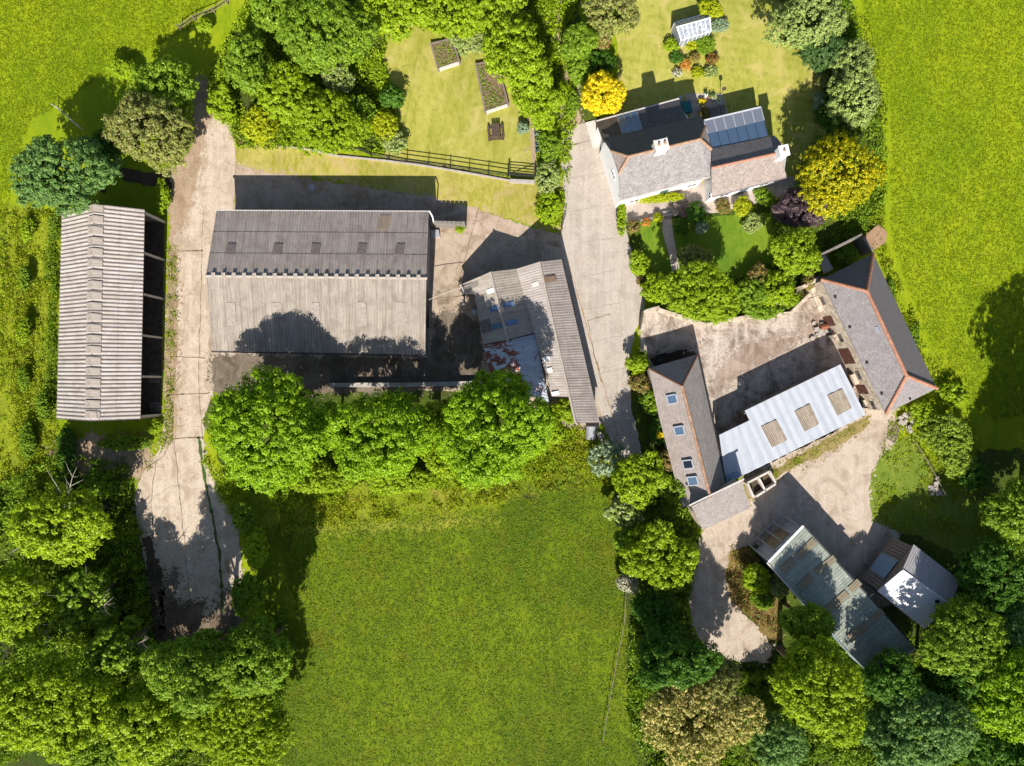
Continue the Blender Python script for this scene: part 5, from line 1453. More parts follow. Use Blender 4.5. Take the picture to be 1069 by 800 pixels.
# --- lane side bushes by the cottage
T('shrub', 665, 380, 12, 2.5, 'bush', 'lime', 'bright lime bush at the corner of the pinkish cottage', 'bush')
T('shrub', 668, 401, 11, 2.2, 'bush', 'brown', 'russet bush along the cottage wall', 'bush')
T('shrub', 678, 420, 12, 2.2, 'bush', 'mid', 'green bush below the russet one at the cottage wall', 'bush', ell=(.8, 1.3))
T('shrub', 688, 450, 13, 2.2, 'bush', 'dark', 'dark bush along the middle of the cottage wall', 'bush', ell=(.8, 1.2))
T('shrub', 689, 454, 5, 2.6, 'tiny', 'yellow', 'small yellow-leaved bush along the cottage wall', 'bush')
T('shrub', 697, 480, 12, 2.6, 'bush', 'brown', 'brownish bush at the lower part of the cottage wall', 'bush', ell=(.8, 1.2))
T('shrub', 703, 510, 16, 3.2, 'bush', 'mid', 'green bush at the lower corner of the cottage', 'bush', ell=(.8, 1.1))
# --- strip between pasture and lane
T('shrub', 632, 480, 22, 3.0, 'loose', 'silver', 'thin greyish scrub at the end of the lane', 'bush', leaf=.12, clump=.4)
T('broadleaf_tree', 668, 500, 30, 6.5, 'tree', 'lime', 'lime-green tree beside the lower part of the cottage', ell=(1, .95))
T('broadleaf_tree', 690, 582, 35, 7.5, 'tree', 'lime', 'bright lime tree below the slate outhouse', ell=(1.02, 1))
T('shrub', 653, 535, 18, 4.0, 'loose', 'pale', 'sparse pale tree between pasture and lime trees', 'bush', dens=.7)
T('shrub', 655, 565, 16, 4.2, 'bush', 'mid', 'green bush wedged between the two lime trees', 'bush')
T('shrub', 656, 608, 12, 3.2, 'tiny', 'white', 'white-blossomed bush on the pasture edge', 'bush')
T('shrub', 688, 638, 24, 6.0, 'bush', 'dark', 'dark bush in the shade below the bright lime tree', 'bush')
T('broadleaf_tree', 702, 690, 38, 11.5, 'tree', 'dark', 'dark green tree behind the cream-flowering one', ell=(1.2, .7))
T('broadleaf_tree', 747, 712, 27, 9.5, 'fine', 'olive', 'olive green tree joined to the back of the cream-flowering one')
T('broadleaf_tree', 725, 752, 62, 10.5, 'fine', 'bloom', 'big round tree covered in cream blossom at the bottom edge', ell=(1.05, .85))
T('shrub', 796, 625, 14, 2.4, 'bush', 'mid', 'scruffy bush in the russet bracken beside the green-roofed shed', 'bush')
T('shrub', 791, 603, 16, 3.0, 'bush', 'fresh', 'fresh green bush beside the end wall of the green-roofed shed', 'bush')
T('shrub', 812, 614, 13, 2.4, 'bush', 'pale', 'pale bush under the gutter of the green-roofed shed', 'bush')
T('broadleaf_tree', 846, 652, 26, 8.5, 'tree', 'mid', 'green tree leaning against the side of the green-roofed shed', ell=(1.2, .9))
T('broadleaf_tree', 857, 720, 53, 13.0, 'tree', 'lime', 'large lime-green tree beside the lower end of the green-roofed shed', ell=(1.02, 1))
T('broadleaf_tree', 815, 780, 30, 6.0, 'tree', 'blue', 'bluish tree at the bottom edge right of the cream-flowering one')
# --- right side wood
T('broadleaf_tree', 960, 762, 58, 11.0, 'tree', 'blue', 'pale blue-green round tree at the bottom edge', ell=(1, .92))
T('broadleaf_tree', 930, 712, 32, 9.5, 'tree', 'dark', 'dark tree at the lower end of the green-roofed shed')
T('broadleaf_tree', 1012, 665, 46, 10.0, 'tree', 'mid', 'mid-green tree crowding the corner of the white tin shed', ell=(1, 1))
T('broadleaf_tree', 1042, 606, 45, 7.8, 'tree', 'dark', 'dark tree at the right edge beside the white tin shed', ell=(1, 1.1))
T('broadleaf_tree', 1060, 728, 50, 12.0, 'big', 'chestnut', 'bright large-leaved tree at the lower right corner', ell=(.9, 1.1))
T('broadleaf_tree', 1078, 535, 42, 8.5, 'tree', 'mid', 'green tree at the right edge between the field and the dark wood')
T('broadleaf_tree', 1142, 456, 68, 11.0, 'tree', 'mid', 'tree cut by the right edge that throws a long shadow on the field')
T('broadleaf_tree', 1138, 525, 60, 11.5, 'tree', 'mid', 'lower tree cut by the right edge, level with the ivy mounds')
T('broadleaf_tree', 1000, 710, 34, 9.0, 'tree', 'dark', 'dark tree between the blue-green and the bright corner tree')
T('broadleaf_tree', 1060, 660, 30, 9.0, 'tree', 'blue', 'bluish tree at the right edge above the bright corner tree')
T('broadleaf_tree', 1045, 795, 36, 9.0, 'tree', 'dark', 'dark tree in the very bottom right corner')
T('shrub', 990, 455, 27, 2.8, 'bush', 'ivy', 'ivy-like green mound off the corner of the stone barn', 'bush', ell=(1.1, 1.05))
T('shrub', 1000, 482, 18, 2.6, 'bush', 'ivy', 'second ivy mound nearer the small wire fence', 'bush')
T('shrub', 963, 430, 14, 1.6, 'bush', 'fresh', 'small green bush at the south hip of the stone barn', 'bush')
T('shrub', 995, 410, 16, 1.6, 'bush', 'lime', 'bright bush on the field edge beside the stone barn', 'bush', ell=(1.2, .8))
T('shrub', 1018, 498, 16, 3.0, 'bush', 'dark', 'dark bush below the ivy mounds', 'bush')
T('shrub', 930, 310, 8, .8, 'tiny', 'mid', 'low weeds along the back wall of the stone barn near its north end', 'bush', 'weeds behind the stone barn', ell=(.8, 2.6), lobes=8)
T('shrub', 955, 352, 7, .7, 'tiny', 'mid', 'low weeds along the middle of the stone barn back wall', 'bush', 'weeds behind the stone barn', ell=(.8, 2.6), lobes=8)
# --- bottom left wood
T('broadleaf_tree', 58, 545, 52, 11.0, 'big', 'fresh', 'bright green tree with bare twigs showing, below the open-fronted barn', ell=(1.1, .8), dead=3)
T('broadleaf_tree', 15, 640, 42, 10.0, 'tree', 'fresh', 'green tree at the left edge with long dead branches', dead=7)
T('broadleaf_tree', 88, 625, 32, 8.0, 'loose', 'mid', 'thin dark tree in the hollow of the left wood', dead=4)
T('broadleaf_tree', 100, 770, 45, 10.5, 'big', 'mid', 'green tree on the bottom edge between the two brightest trees of the left wood')
T('broadleaf_tree', 45, 735, 62, 13.0, 'big', 'fresh', 'large bright tree in the bottom left corner', ell=(1.1, .95))
T('broadleaf_tree', 118, 680, 32, 9.5, 'loose', 'mid', 'thin tree with dead twigs in the middle of the left wood', dead=5)
T('broadleaf_tree', 150, 755, 46, 12.0, 'big', 'fresh', 'bright tree on the bottom edge left of centre of the left wood', ell=(1, 1))
T('broadleaf_tree', 196, 700, 43, 13.5, 'tree', 'mid', 'dense green tree standing over the shaded end of the track', ell=(1.1, .9))
T('broadleaf_tree', 262, 690, 42, 12.0, 'tree', 'mid', 'dense green tree whose shadow falls on the lower pasture', ell=(1, 1))
T('broadleaf_tree', 250, 770, 50, 9.5, 'fine', 'fresh', 'small-leaved tree at the bottom edge beside the lower pasture', ell=(1.1, .9))
T('shrub', 112, 640, 14, 3.0, 'bush', 'mid', 'green climber-clad stump by the track in the left wood', 'bush', ell=(.7, 2))
T('shrub', 258, 620, 18, 4.5, 'bush', 'mid', 'dark green bush between the track and the lower pasture', 'bush', ell=(.8, 1.3))
T('shrub', 130, 462, 16, 1.4, 'tiny', 'mid', 'green weed patch against the south end of the open barn', 'bush', ell=(1.8, .7))
T('shrub', 160, 445, 10, .9, 'tiny', 'fresh', 'bright weed clump at the barn corner beside the track', 'bush')
# hedges and brambles of the left edge
for i, (x, y, r_, m_, lb) in enumerate(((27, 240, 9, 'fresh', 'top bramble clump of the strip beside the open barn'), (26, 290, 8, 'mid', 'dull bramble clump level with the second bay of the open barn'),
        (25, 345, 9, 'fresh', 'bramble clump level with the third bay of the open barn'), (24, 395, 9, 'mid', 'dull bramble clump by the lower half of the open barn'),
        (45, 425, 9, 'mid', 'bramble clump at the south corner of the open barn'), (28, 462, 12, 'mid', 'lowest dull bramble clump above the left wood'), (70, 470, 15, 'dark', 'dark bramble clump in the shade south of the open barn'))):
    T('bramble', x, y, r_, 1.4 + .2 * (i % 3), 'tiny', m_, lb, 'bush', 'brambles beside the open barn', ell=(.8, 1.7), lobes=9)
# hedge along the top-left pasture
T('hedge', 214, 26, 9, 1.4, 'tiny', 'fresh', 'thin rough hedge line running up to the top edge beside the grove', 'hedge', ell=(1, 1), seed=3)

# --- uncounted growth
def scatter(name, poly, n, hmin, hmax, leaf, mat, label, per=6, spread=.14, seed=1, up=.8, even=False):
    g = np.random.default_rng(seed)
    w = [P(*p) for p in poly]
    xs = [p.x for p in w]; ys = [p.y for p in w]
    X = g.uniform(min(xs), max(xs), n * 3); Y = g.uniform(min(ys), max(ys), n * 3)
    ins = np.zeros(len(X), bool)
    for i in range(len(w)):
        a = w[i]; b = w[(i + 1) % len(w)]
        c = ((a.y > Y) != (b.y > Y)) & (X < (b.x - a.x) * (Y - a.y) / (b.y - a.y + 1e-12) + a.x)
        ins ^= c
    X, Y = X[ins], Y[ins]
    # clumped density
    v = np.array([noise.noise(Vector((x * .35, y * .35, seed))) + .6 * noise.noise(Vector((x * 1.3, y * 1.3, seed + 5))) for x, y in zip(X, Y)])
    pr = np.clip(.5 + v * 1.5, .08, 1) if not even else np.full(len(X), .95)
    if even: v = v * .3
    k = g.random(len(X)) < pr
    X, Y, v = X[k][:n], Y[k][:n], v[k][:n]
    m = len(X)
    idx = np.repeat(np.arange(m), per)
    hh = (g.uniform(hmin, hmax, m) * np.clip(1 + v, .5, 1.6))[idx]
    pos = np.stack([X[idx] + g.normal(0, spread, m * per), Y[idx] + g.normal(0, spread, m * per), hh * g.uniform(.25, 1, m * per) + .05], 1)
    nn = unit(m * per, g) * .8 + np.array([0, 0, up]); nn /= np.linalg.norm(nn, axis=1, keepdims=True)
    me = leaf_mesh(name, pos, nn, leaf * g.uniform(.6, 1.4, m * per), (0, 0, 0), g, .35)
    o = link(name, me, LM[mat]); o['kind'] = 'stuff'; o['label'] = label; o['category'] = 'grass'
    return o

scatter('nettles', [(18, 225), (34, 225), (36, 300), (34, 400), (40, 470), (70, 500), (20, 520), (14, 400), (16, 300)], 1900, .2, .8, .10, 'fernd', 'darker row of nettles in the rough strip', seed=22)
scatter('nettles', [(54, 225), (64, 225), (60, 330), (58, 440), (52, 440), (52, 330)], 900, .2, .8, .10, 'mid', 'nettles against the back wall of the open barn', seed=23)
scatter('rough_grass', [(0, 225), (20, 215), (62, 225), (60, 300), (57, 440), (70, 470), (60, 500), (0, 520), (-60, 520), (-60, 225)], 5500, .1, .5, .11, 'fern', 'long rough grass and weeds beside the open barn', seed=2)
scatter('rough_grass', [(280, 520), (450, 520), (560, 470), (600, 440), (640, 475), (645, 505), (585, 510), (540, 520), (440, 540), (300, 555)], 5500, .1, .5, .11, 'fernd', 'rough tufted grass along the upper edge of the lower pasture', seed=3)
scatter('undergrowth', [(-60, 520), (20, 500), (60, 470), (135, 485), (148, 560), (162, 660), (160, 720), (-60, 830)], 12000, .2, 1.5, .17, 'mid', 'tangled undergrowth of the left wood', seed=5)
scatter('undergrowth', [(160, 670), (250, 660), (300, 640), (300, 700), (280, 830), (120, 830)], 7000, .2, 1.3, .17, 'mid', 'tangled undergrowth beside the end of the track', seed=6)
scatter('undergrowth', [(650, 480), (690, 470), (730, 560), (715, 640), (730, 700), (800, 700), (870, 610), (905, 690), (1000, 640), (1020, 560), (1100, 500), (1120, 830), (680, 830), (655, 740), (660, 600)], 22000, .2, 1.0, .17, 'mid', 'dark undergrowth below the right-hand trees', seed=7)
scatter('undergrowth', [(215, 85), (255, 10), (300, -20), (600, -20), (600, 130), (585, 235), (562, 235), (560, 110), (530, 60), (480, 40), (410, 25), (400, 60), (425, 160), (250, 155), (238, 130)], 14000, .1, .7, .14, 'fresh', 'green undergrowth between the grove and the garden lawn', seed=8)
scatter('undergrowth', [(800, -20), (880, -20), (900, 50), (920, 100), (922, 210), (905, 240), (860, 262), (850, 300), (820, 330), (760, 335), (690, 325), (668, 295), (690, 290), (790, 285), (820, 215), (850, 140), (855, 80)], 9000, .1, .7, .13, 'mid', 'green undergrowth of the house garden borders', seed=9)
scatter('undergrowth', [(212, 480), (300, 500), (520, 495), (600, 440), (612, 455), (560, 500), (300, 530), (250, 560)], 4500, .1, .7, .12, 'fresh', 'green undergrowth beneath the row of round trees', seed=10)
scatter('rough_grass', [(940, 400), (975, 400), (1020, 450), (1015, 520), (1080, 520), (1080, 560), (940, 556), (912, 540), (916, 480)], 1800, .05, .25, .09, 'fern', 'rough grass between the gravel yard and the ivy mounds', seed=12)
scatter('field_edge_weeds', [(880, 20), (905, 20), (925, 110), (925, 200), (920, 240), (925, 265), (985, 400), (970, 400), (915, 268), (900, 245), (915, 200), (915, 110)], 3500, .08, .5, .12, 'fern', 'weedy margin of the right-hand field', seed=13)
scatter('pasture_grass', [(285, 545), (430, 538), (520, 530), (600, 470), (645, 500), (655, 620), (668, 760), (672, 830), (235, 830), (270, 700), (310, 640)], 30000, .02, .09, .075, 'tuftd', 'short mottled grass of the lower pasture', per=3, spread=.10, seed=4, up=1.6, even=True)
scatter('pasture_grass', [(-60, -60), (260, -60), (200, 30), (120, 70), (30, 130), (5, 230), (-60, 230)], 20000, .02, .06, .075, 'tuft', 'short bright grass of the upper left pasture', per=3, spread=.10, seed=14, up=1.8, even=True)
scatter('pasture_grass', [(885, -60), (1130, -60), (1130, 420), (1040, 440), (985, 400), (930, 250), (930, 120)], 32000, .02, .06, .075, 'tuft', 'short bright grass of the right-hand pasture', per=3, spread=.10, seed=15, up=1.8, even=True)
scatter('verge_weeds', [(176, 255), (186, 255), (184, 330), (180, 460), (150, 500), (146, 470), (172, 450)], 900, .03, .22, .09, 'fern', 'weeds along the pale track edge', seed=16)
0 and scatter('verge_weeds', [(596, 268), (604, 268), (640, 400), (660, 470), (648, 470), (625, 400)], 700, .03, .22, .09, 'fern', 'weeds along the lane beside the patchwork sheds', seed=17)
scatter('bracken', [(764, 574), (780, 572), (795, 590), (812, 625), (812, 662), (790, 652), (768, 628), (758, 600)], 900, .1, .7, .10, 'brown', 'russet bracken between the gravel track and the green-roofed shed', seed=24)
scatter('verge_weeds', [(780, 508), (905, 436), (908, 442), (850, 476), (786, 516)], 600, .03, .2, .09, 'fern', 'weeds along the foot of the white-roofed shed', seed=18)
# ================================================================== SMALL THINGS
# black rail fence between garden lawn and verge
def fence(name, label, pix, hts, mat, gap=2.3, rails=(.35, .75, 1.12), pw=.09, base=None, group=None):
    w = [P(x, y) for x, y in pix]
    t = Thing(name, label, 'fence', w[0], group)
    pts = []
    for i in range(len(w) - 1):
        a, b = w[i], w[i + 1]; k = max(1, round((b - a).length / gap))
        for j in range(k): pts.append(a.lerp(b, j / k))
    pts.append(w[-1])
    for p in pts:
        mb = MB(); mb.box((p.x, p.y, hts / 2), (pw, pw, hts)); t.part('post', mb, mat)
    for z in rails:
        mb = MB()
        for a, b in zip(pts[:-1], pts[1:]): mb.beam(a + V((0, 0, z)), b + V((0, 0, z)), .045, .07)
        t.part('rail', mb, mat)
    return t
fence('rail_fence', 'black rail fence along the lower edge of the garden lawn', [(372, 156), (388, 163), (425, 170), (470, 176), (530, 185)], 1.25, BLACK)
t = Thing('field_gate', 'black barred gate at the right end of the black rail fence', 'gate', P(545, 186))
for x, y in ((531, 183.5), (558.5, 186)):
    p = P(x, y); mb = MB(); mb.box((p.x, p.y, .75), (.16, .16, 1.5)); t.part('gate_post', mb, BLACK)
a, b = P(532, 183.6), P(557.5, 185.9)
for z in (.25, .5, .75, 1.0, 1.25):
    mb = MB(); mb.beam(a + V((0, 0, z)), b + V((0, 0, z)), .05, .06); t.part('bar', mb, BLACK)
mb = MB(); mb.beam(a + V((0, 0, .22)), b + V((0, 0, 1.28)), .05, .05)
for f in (0, 1): q = a.lerp(b, f * .96 + .02); mb.beam(q + V((0, 0, .2)), q + V((0, 0, 1.3)), .05, .06)
t.part('brace', mb, BLACK)
mb = MB()
pp = [(290, 153), (320, 156), (350, 163), (400, 168), (440, 173), (470, 178), (505, 184), (532, 189)]
for i, (p, q) in enumerate(zip(pp[:-1], pp[1:])): wall_box(mb, P(*p), P(*q), .2, .2, .16)
wall_box(mb, P(532.3, 189.8), P(558, 191), .42, .42, .35)
solo('kerb_wall', 'low pale stone edging under the black rail fence', 'wall', mb, CONC, P(450, 175))
fence('wire_fence', 'thin post-and-wire fence dividing the upper left pasture from the grove', [(190, 32), (205, 22), (225, 14), (252, -4)], 1.1, WOOD, 1.6, (.5, .95), .10)
fence('wire_fence', 'short wire fence by the ivy mounds below the stone barn', [(951, 462), (958, 473), (966, 485), (982, 516)], 1.0, WOOD, 2.0, (.9,), .08)
fence('wire_fence', 'thin wire fence between the blue-green tree and the shaded tree', [(61, 113), (72, 122), (88, 136)], 1.1, CONC_W, 2.2, (.5, 1.0), .08)
fence('wire_fence', 'thin wire fence along the right side of the lower pasture', [(655, 560), (652, 620), (650, 650), (640, 700), (628, 770)], 1.0, WOOD, 4, (.9,), .05)
# lane pole gate
t = Thing('pole_gate', 'pale pole gate standing open where the yard meets the lane', 'gate', P(588, 232))
p, q = P(586, 242), P(591, 226)
mb = MB(); mb.box((p.x, p.y, .65), (.14, .14, 1.3)); t.part('gate_post', mb, WOOD)
mb = MB()
for z in (.3, .6, .9, 1.15): mb.beam(p + V((0, 0, z)), q + V((0, 0, z)), .05, .05)
t.part('bar', mb, GUTTER_P)

# raised beds
for pix, lb, m1 in (([(450.5, 48), (472, 43), (480, 67), (458, 74.5)], 'smaller square raised bed on the garden lawn', 1), ([(497, 69.5), (518, 65), (530.5, 111), (507, 119)], 'long rectangular raised bed half planted with greens', 2)):
    w = [P(x, y) for x, y in pix]; c = sum(w, V((0, 0, 0))) / 4
    t = Thing('raised_bed', lb, 'raised bed', c, 'raised beds on the garden lawn')
    for i in range(4):
        a, b = w[i], w[(i + 1) % 4]; d = (b - a).normalized()
        mb = MB(); wall_box(mb, a + d * .101, b - d * .101 if i % 2 else b - d * .101, .5, .5, .18); t.part('edge_board', mb, CONC_W if i in (2,) else WOOD)
        mb = MB(); mb.box((a.x, a.y, .27), (.19, .19, .54)); t.part('corner_post', mb, WOOD)
    ins_ = inset(w, .12); mb = MB(); mb.prism([V((p.x, p.y, .4)) for p in ins_], (0, 0, -.35)); t.part('soil', mb, SOIL)
    g = np.random.default_rng(m1 + 3); n = 260 if m1 == 1 else 620
    u = g.random(n); v = g.random(n)
    if m1 == 2: k = (u + .35 * np.sin(v * 6) < .62); u, v = u[k], v[k]
    A = np.array([list(p) for p in ins_])
    pos = (A[0] * ((1 - u) * (1 - v))[:, None] + A[1] * (u * (1 - v))[:, None] + A[2] * (u * v)[:, None] + A[3] * ((1 - u) * v)[:, None])
    pos[:, 2] = .42 + g.random(len(u)) * .2
    nn = unit(len(u), g) * .7 + np.array([0, 0, 1]); nn /= np.linalg.norm(nn, axis=1, keepdims=True)
    o = link('vegetable_plants', leaf_mesh('vegetable_plants', pos, nn, g.uniform(.05, .11, len(u)), t.base, g), LM['mid'], t.o); o['kind'] = 'stuff'

# picnic table
c = P(517.5, 138, .7); t = Thing('picnic_table', 'dark wooden picnic table with two side benches on the garden lawn', 'table', (c.x, c.y, 0))
rz = R(5)
def loc(dx, dy, z): return (c.x + dx * math.cos(rz) - dy * math.sin(rz), c.y + dx * math.sin(rz) + dy * math.cos(rz), z)
for i in range(4):
    mb = MB(); mb.box(loc(-.33 + i * .22, 0, .74), (.19, 1.7, .045), rz); t.part('tabletop_plank', mb, WOOD_D)
for s in (-1, 1):
    mb = MB(); mb.box(loc(s * .72, 0, .44), (.24, 1.6, .045), rz); t.part('seat', mb, WOOD_D)
    mb = MB(); mb.beam(loc(-.78, s * .55, .40), loc(.78, s * .55, .40), .05, .09); t.part('cross_bar', mb, WOOD_D)
    for q in (-1, 1):
        mb = MB(); mb.beam(loc(q * .62, s * .6, 0), loc(q * .22, s * .6, .71), .05, .09); t.part('leg', mb, WOOD_D)
# blue bench in hedge
c = P(562.5, 146, .6); t = Thing('garden_bench', 'dark blue slatted bench tucked into the hedge beside the lawn', 'bench', (c.x, c.y, 0))
rz = R(4)
for i in range(7):
    mb = MB(); mb.box(loc(0, -.9 + i * .29, .48), (.75, .14, .05), rz); t.part('slat', mb, m_plain('slat_blue', lin(.16, .22, .30), .2) if i % 2 else NAVY)
for s in (-1, 1):
    mb = MB(); mb.box(loc(s * .36, 0, .43), (.07, 2.0, .07), rz); t.part('side_rail', mb, NAVY)
    for q in (-1, 1): mb = MB(); mb.box(loc(s * .36, q * .9, .2), (.07, .07, .4), rz); t.part('leg', mb, NAVY)
mb = MB(); mb.box(loc(0, -1.12, .6), (.8, .12, .5), rz); t.part('backrest', mb, NAVY)
# garden bench on terrace
c = P(711, 213, .5); t = Thing('garden_bench', 'weathered wooden bench on the sunny terrace by the garden steps', 'bench', (c.x, c.y, 0))
rz = R(12)
for i in range(3):
    mb = MB(); mb.box(loc(0, -.2 + i * .17, .45), (1.6, .14, .04), rz); t.part('seat_slat', mb, WOOD)
mb = MB(); mb.box(loc(0, .34, .72), (1.6, .05, .34), rz); t.part('backrest', mb, WOOD)
for s in (-1, 1):
    for q in (-.2, .33): mb = MB(); mb.box(loc(s * .74, q, .215), (.07, .07, .43), rz); t.part('leg', mb, WOOD)
    mb = MB(); mb.box(loc(s * .75, .05, .63), (.06, .5, .05), rz); t.part('armrest', mb, WOOD)
# round terrace table beside it
c = P(714, 222, .7); t = Thing('garden_table', 'round brown table in front of the terrace bench', 'table', (c.x, c.y, 0))
mb = MB(); mb.tube([(c.x, c.y, .68), (c.x, c.y, .73)], [.55, .55], 24); t.part('tabletop', mb, WOOD_D)
mb = MB(); mb.tube([(c.x, c.y, 0), (c.x, c.y, .68)], [.06, .05], 8); mb.box((c.x, c.y, .03), (.6, .08, .06)); mb.box((c.x, c.y, .03), (.08, .6, .058)); t.part('pedestal', mb, WOOD_D)
# steps
t = Thing('garden_steps', 'short flight of three stone steps down to the curved garden path', 'steps', P(696, 225))
for i in range(3):
    p = P(695.5 + i * .2, 222 + i * 2.7); mb = MB(); mb.box((p.x, p.y, .15 - i * .045 + .0), (.95, .26, .3 - i * .09), R(8)); t.part('step', mb, CONC if i % 2 else BLOCK)
# garden retaining wall of the terrace
mb = MB(); wall_box(mb, P(660, 233), P(690, 226.5), .45, .45, .2); wall_box(mb, P(702, 226), P(733, 218), .45, .45, .2)
solo('terrace_wall', 'low stone wall edging the terrace of the farmhouse', 'wall', mb, BLOCK, P(695, 226))
mb = MB(); wall_box(mb, P(620, 128), P(643, 212), .5, .5, .3)
solo('lane_wall', 'low pale wall between the lane and the white gable', 'wall', mb, CONC_W, P(632, 170)) if False else None
mb = MB()
p = [P(611, 128, .2), P(621, 125.5, .2), P(629, 152, .2), P(619, 154.5, .2)]
mb.prism(p, (0, 0, -.2)); solo('door_slab', 'pale concrete slab beside the lane at the back corner of the farmhouse', 'slab', mb, CONC_W, P(620, 140))
# courtyard wall beside the lane
mb = MB(); wall_box(mb, P(671, 326), P(668, 345), 1.5, 1.5, .3); wall_box(mb, P(671, 326.5), P(686, 322), 1.5, 1.2, .3)
solo('yard_wall', 'short stone wall at the corner where the courtyard meets the lane', 'wall', mb, STONE, P(670, 335))
mb = MB(); wall_box(mb, P(686, 324), P(735, 340), .8, .8, .35); wall_box(mb, P(735.4, 340), P(775, 332), .8, .8, .35); wall_box(mb, P(775.4, 332), P(822, 328), .8, .8, .35); wall_box(mb, P(822.4, 328), P(853, 298), .8, .8, .35)
solo('yard_wall', 'low rubble wall along the foot of the garden thicket above the courtyard', 'wall', mb, STONE, P(770, 333))
# thin wall beside the painted shade at the cottage hip
mb = MB(); wall_box(mb, P(677, 372), P(718, 361.5), 1.1, 1.1, .12)
solo('pen_wall', 'thin low wall in the shade off the hipped end of the pinkish cottage', 'wall', mb, BLOCK, P(697, 367))
# stair/gate by stone barn
t = Thing('cattle_grid', 'small dark ladder-like rack leaning at the corner of the stone barn', 'rack', P(902, 421))
for i in range(5):
    p = P(898.5 + i * 1.4, 417 + i * 2.0); mb = MB(); mb.box((p.x, p.y, .25), (.5, .08, .5), R(20)); t.part('rung', mb, BLACK)
# rubbish beside the barn wall
rnd = random.Random(9)
for i, (x, y, lb) in enumerate(((861, 342, 'rusty oil drum lying against the upper part of the stone barn wall'), (888, 396, 'rusty drum between the white shed and the stone barn'))):
    c = P(x, y, .4); mb = MB(); mb.tube([(c.x - .4, c.y, .3), (c.x + .05, c.y + .1, .3), (c.x + .45, c.y + .2, .3)], [.29, .3, .29], 14)
    solo('oil_drum', lb, 'drum', mb, m_plain('rust', lin(.26, .09, .045), .4), (c.x, c.y, 0))

# greenhouse
G0, G1, G2, G3 = P(704, 24, 1.6), P(737, 14.5, 1.6), P(742, 33, 1.6), P(711, 42.5, 1.6)
Gr0, Gr1 = P(706.5, 28.5, 2.4), P(741, 19, 2.4)
t = Thing('greenhouse', 'small white-framed glass greenhouse standing in the house lawn', 'greenhouse', P(723, 29))
mb = MB(); mb.prism([Gr0, G3, G2, Gr1], (0, 0, -.02), uvdir=G2 - G3); t.part('roof_glass', mb, GLASS_P)
mb = MB(); mb.prism([Gr1, G1, G0, Gr0], (0, 0, -.02), uvdir=G2 - G3); t.part('roof_glass', mb, m_glass('greenhouse_glass_dim', lin(.30, .29, .28), .3))
mb = MB()
for i in range(8):
    f = i / 7; mb.beam(Gr0.lerp(Gr1, f) + V((0, 0, .03)), G3.lerp(G2, f) + V((0, 0, .03)), .05, .04); mb.beam(Gr0.lerp(Gr1, f) + V((0, 0, .03)), G0.lerp(G1, f) + V((0, 0, .03)), .05, .04)
    for q in (G3.lerp(G2, f), G0.lerp(G1, f)): mb.box((q.x, q.y, .8), (.05, .05, 1.6))
for a, b in ((G3, G2), (G0, G1), (Gr0, Gr1), (G3, Gr0), (G0, Gr0), (G2, Gr1), (G1, Gr1)): mb.beam(a + V((0, 0, .035)), b + V((0, 0, .035)), .09, .05)
t.part('frame', mb, WHITE)
lo = [V((p.x, p.y, 0)) for p in (G3, G2, G1, G0)]
mb = MB()
for i in range(4): wall_box(mb, lo[i].lerp(lo[(i + 1) % 4], .02), lo[i].lerp(lo[(i + 1) % 4], .98), 1.55, 1.55, .02)
t.part('side_glass', mb, GLASS_G)
mb = MB()
rnd = random.Random(2)
for i in range(40):
    q = G3.lerp(G2, rnd.random()).lerp(G0.lerp(G1, rnd.random()), rnd.random()); n_, = (1,)
    n = (Gr1 - Gr0).cross(G3 - Gr0); n = n if n.z > 0 else -n; n.normalize()
    c = Gr0.lerp(Gr1, rnd.uniform(.08, .92)).lerp(G3.lerp(G2, rnd.uniform(.08, .92)), rnd.uniform(.1, .9)) + n * .012
    r = rnd.uniform(.05, .17)
    mb.add([c + V((r * math.cos(k), r * 1.1 * math.sin(k), 0)) for k in np.arange(0, 6.2, 1.05)])
t.part('whitewash_blotches', mb, m_plain('whitewash', lin(.55, .55, .58), .5))

# back terrace clutter
c = P(717.5, 111, .9); t = Thing('covered_table', 'garden table under a teal cover on the back terrace', 'table', (c.x, c.y, 0))
rz = R(12)
mb = MB(); mb.box(loc(0, 0, .80), (.9, 1.15, .08), rz); mb.box(loc(0, 0, .45), (.95, 1.2, .64), rz); t.part('cover', mb, TEAL)
for s in (-.38, .38):
    for q in (-.5, .5): mb = MB(); mb.box(loc(s, q, .07), (.06, .06, .14), rz); t.part('leg', mb, BLACK)
c = P(711, 112, .5); t = Thing('garden_lounger', 'grey-blue lounger beside the teal covered table', 'chair', (c.x, c.y, 0))
mb = MB(); mb.box(loc(0, -.1, .35), (.55, 1.3, .1), rz); t.part('seat', mb, m_plain('greyblue', lin(.3, .38, .42), .15))
mb = MB(); mb.prism([loc(-.27, .55, .4), loc(.27, .55, .4), loc(.27, 1.0, .85), loc(-.27, 1.0, .85)], (0, 0, -.08)); t.part('backrest', mb, m_plain('greyblue2', lin(.35, .42, .45), .15))
for s in (-.22, .22):
    for q in (-.65, .45): mb = MB(); mb.box(loc(s, q, .15), (.05, .05, .3), rz); t.part('leg', mb, STEEL)
c0 = None
pot0 = None
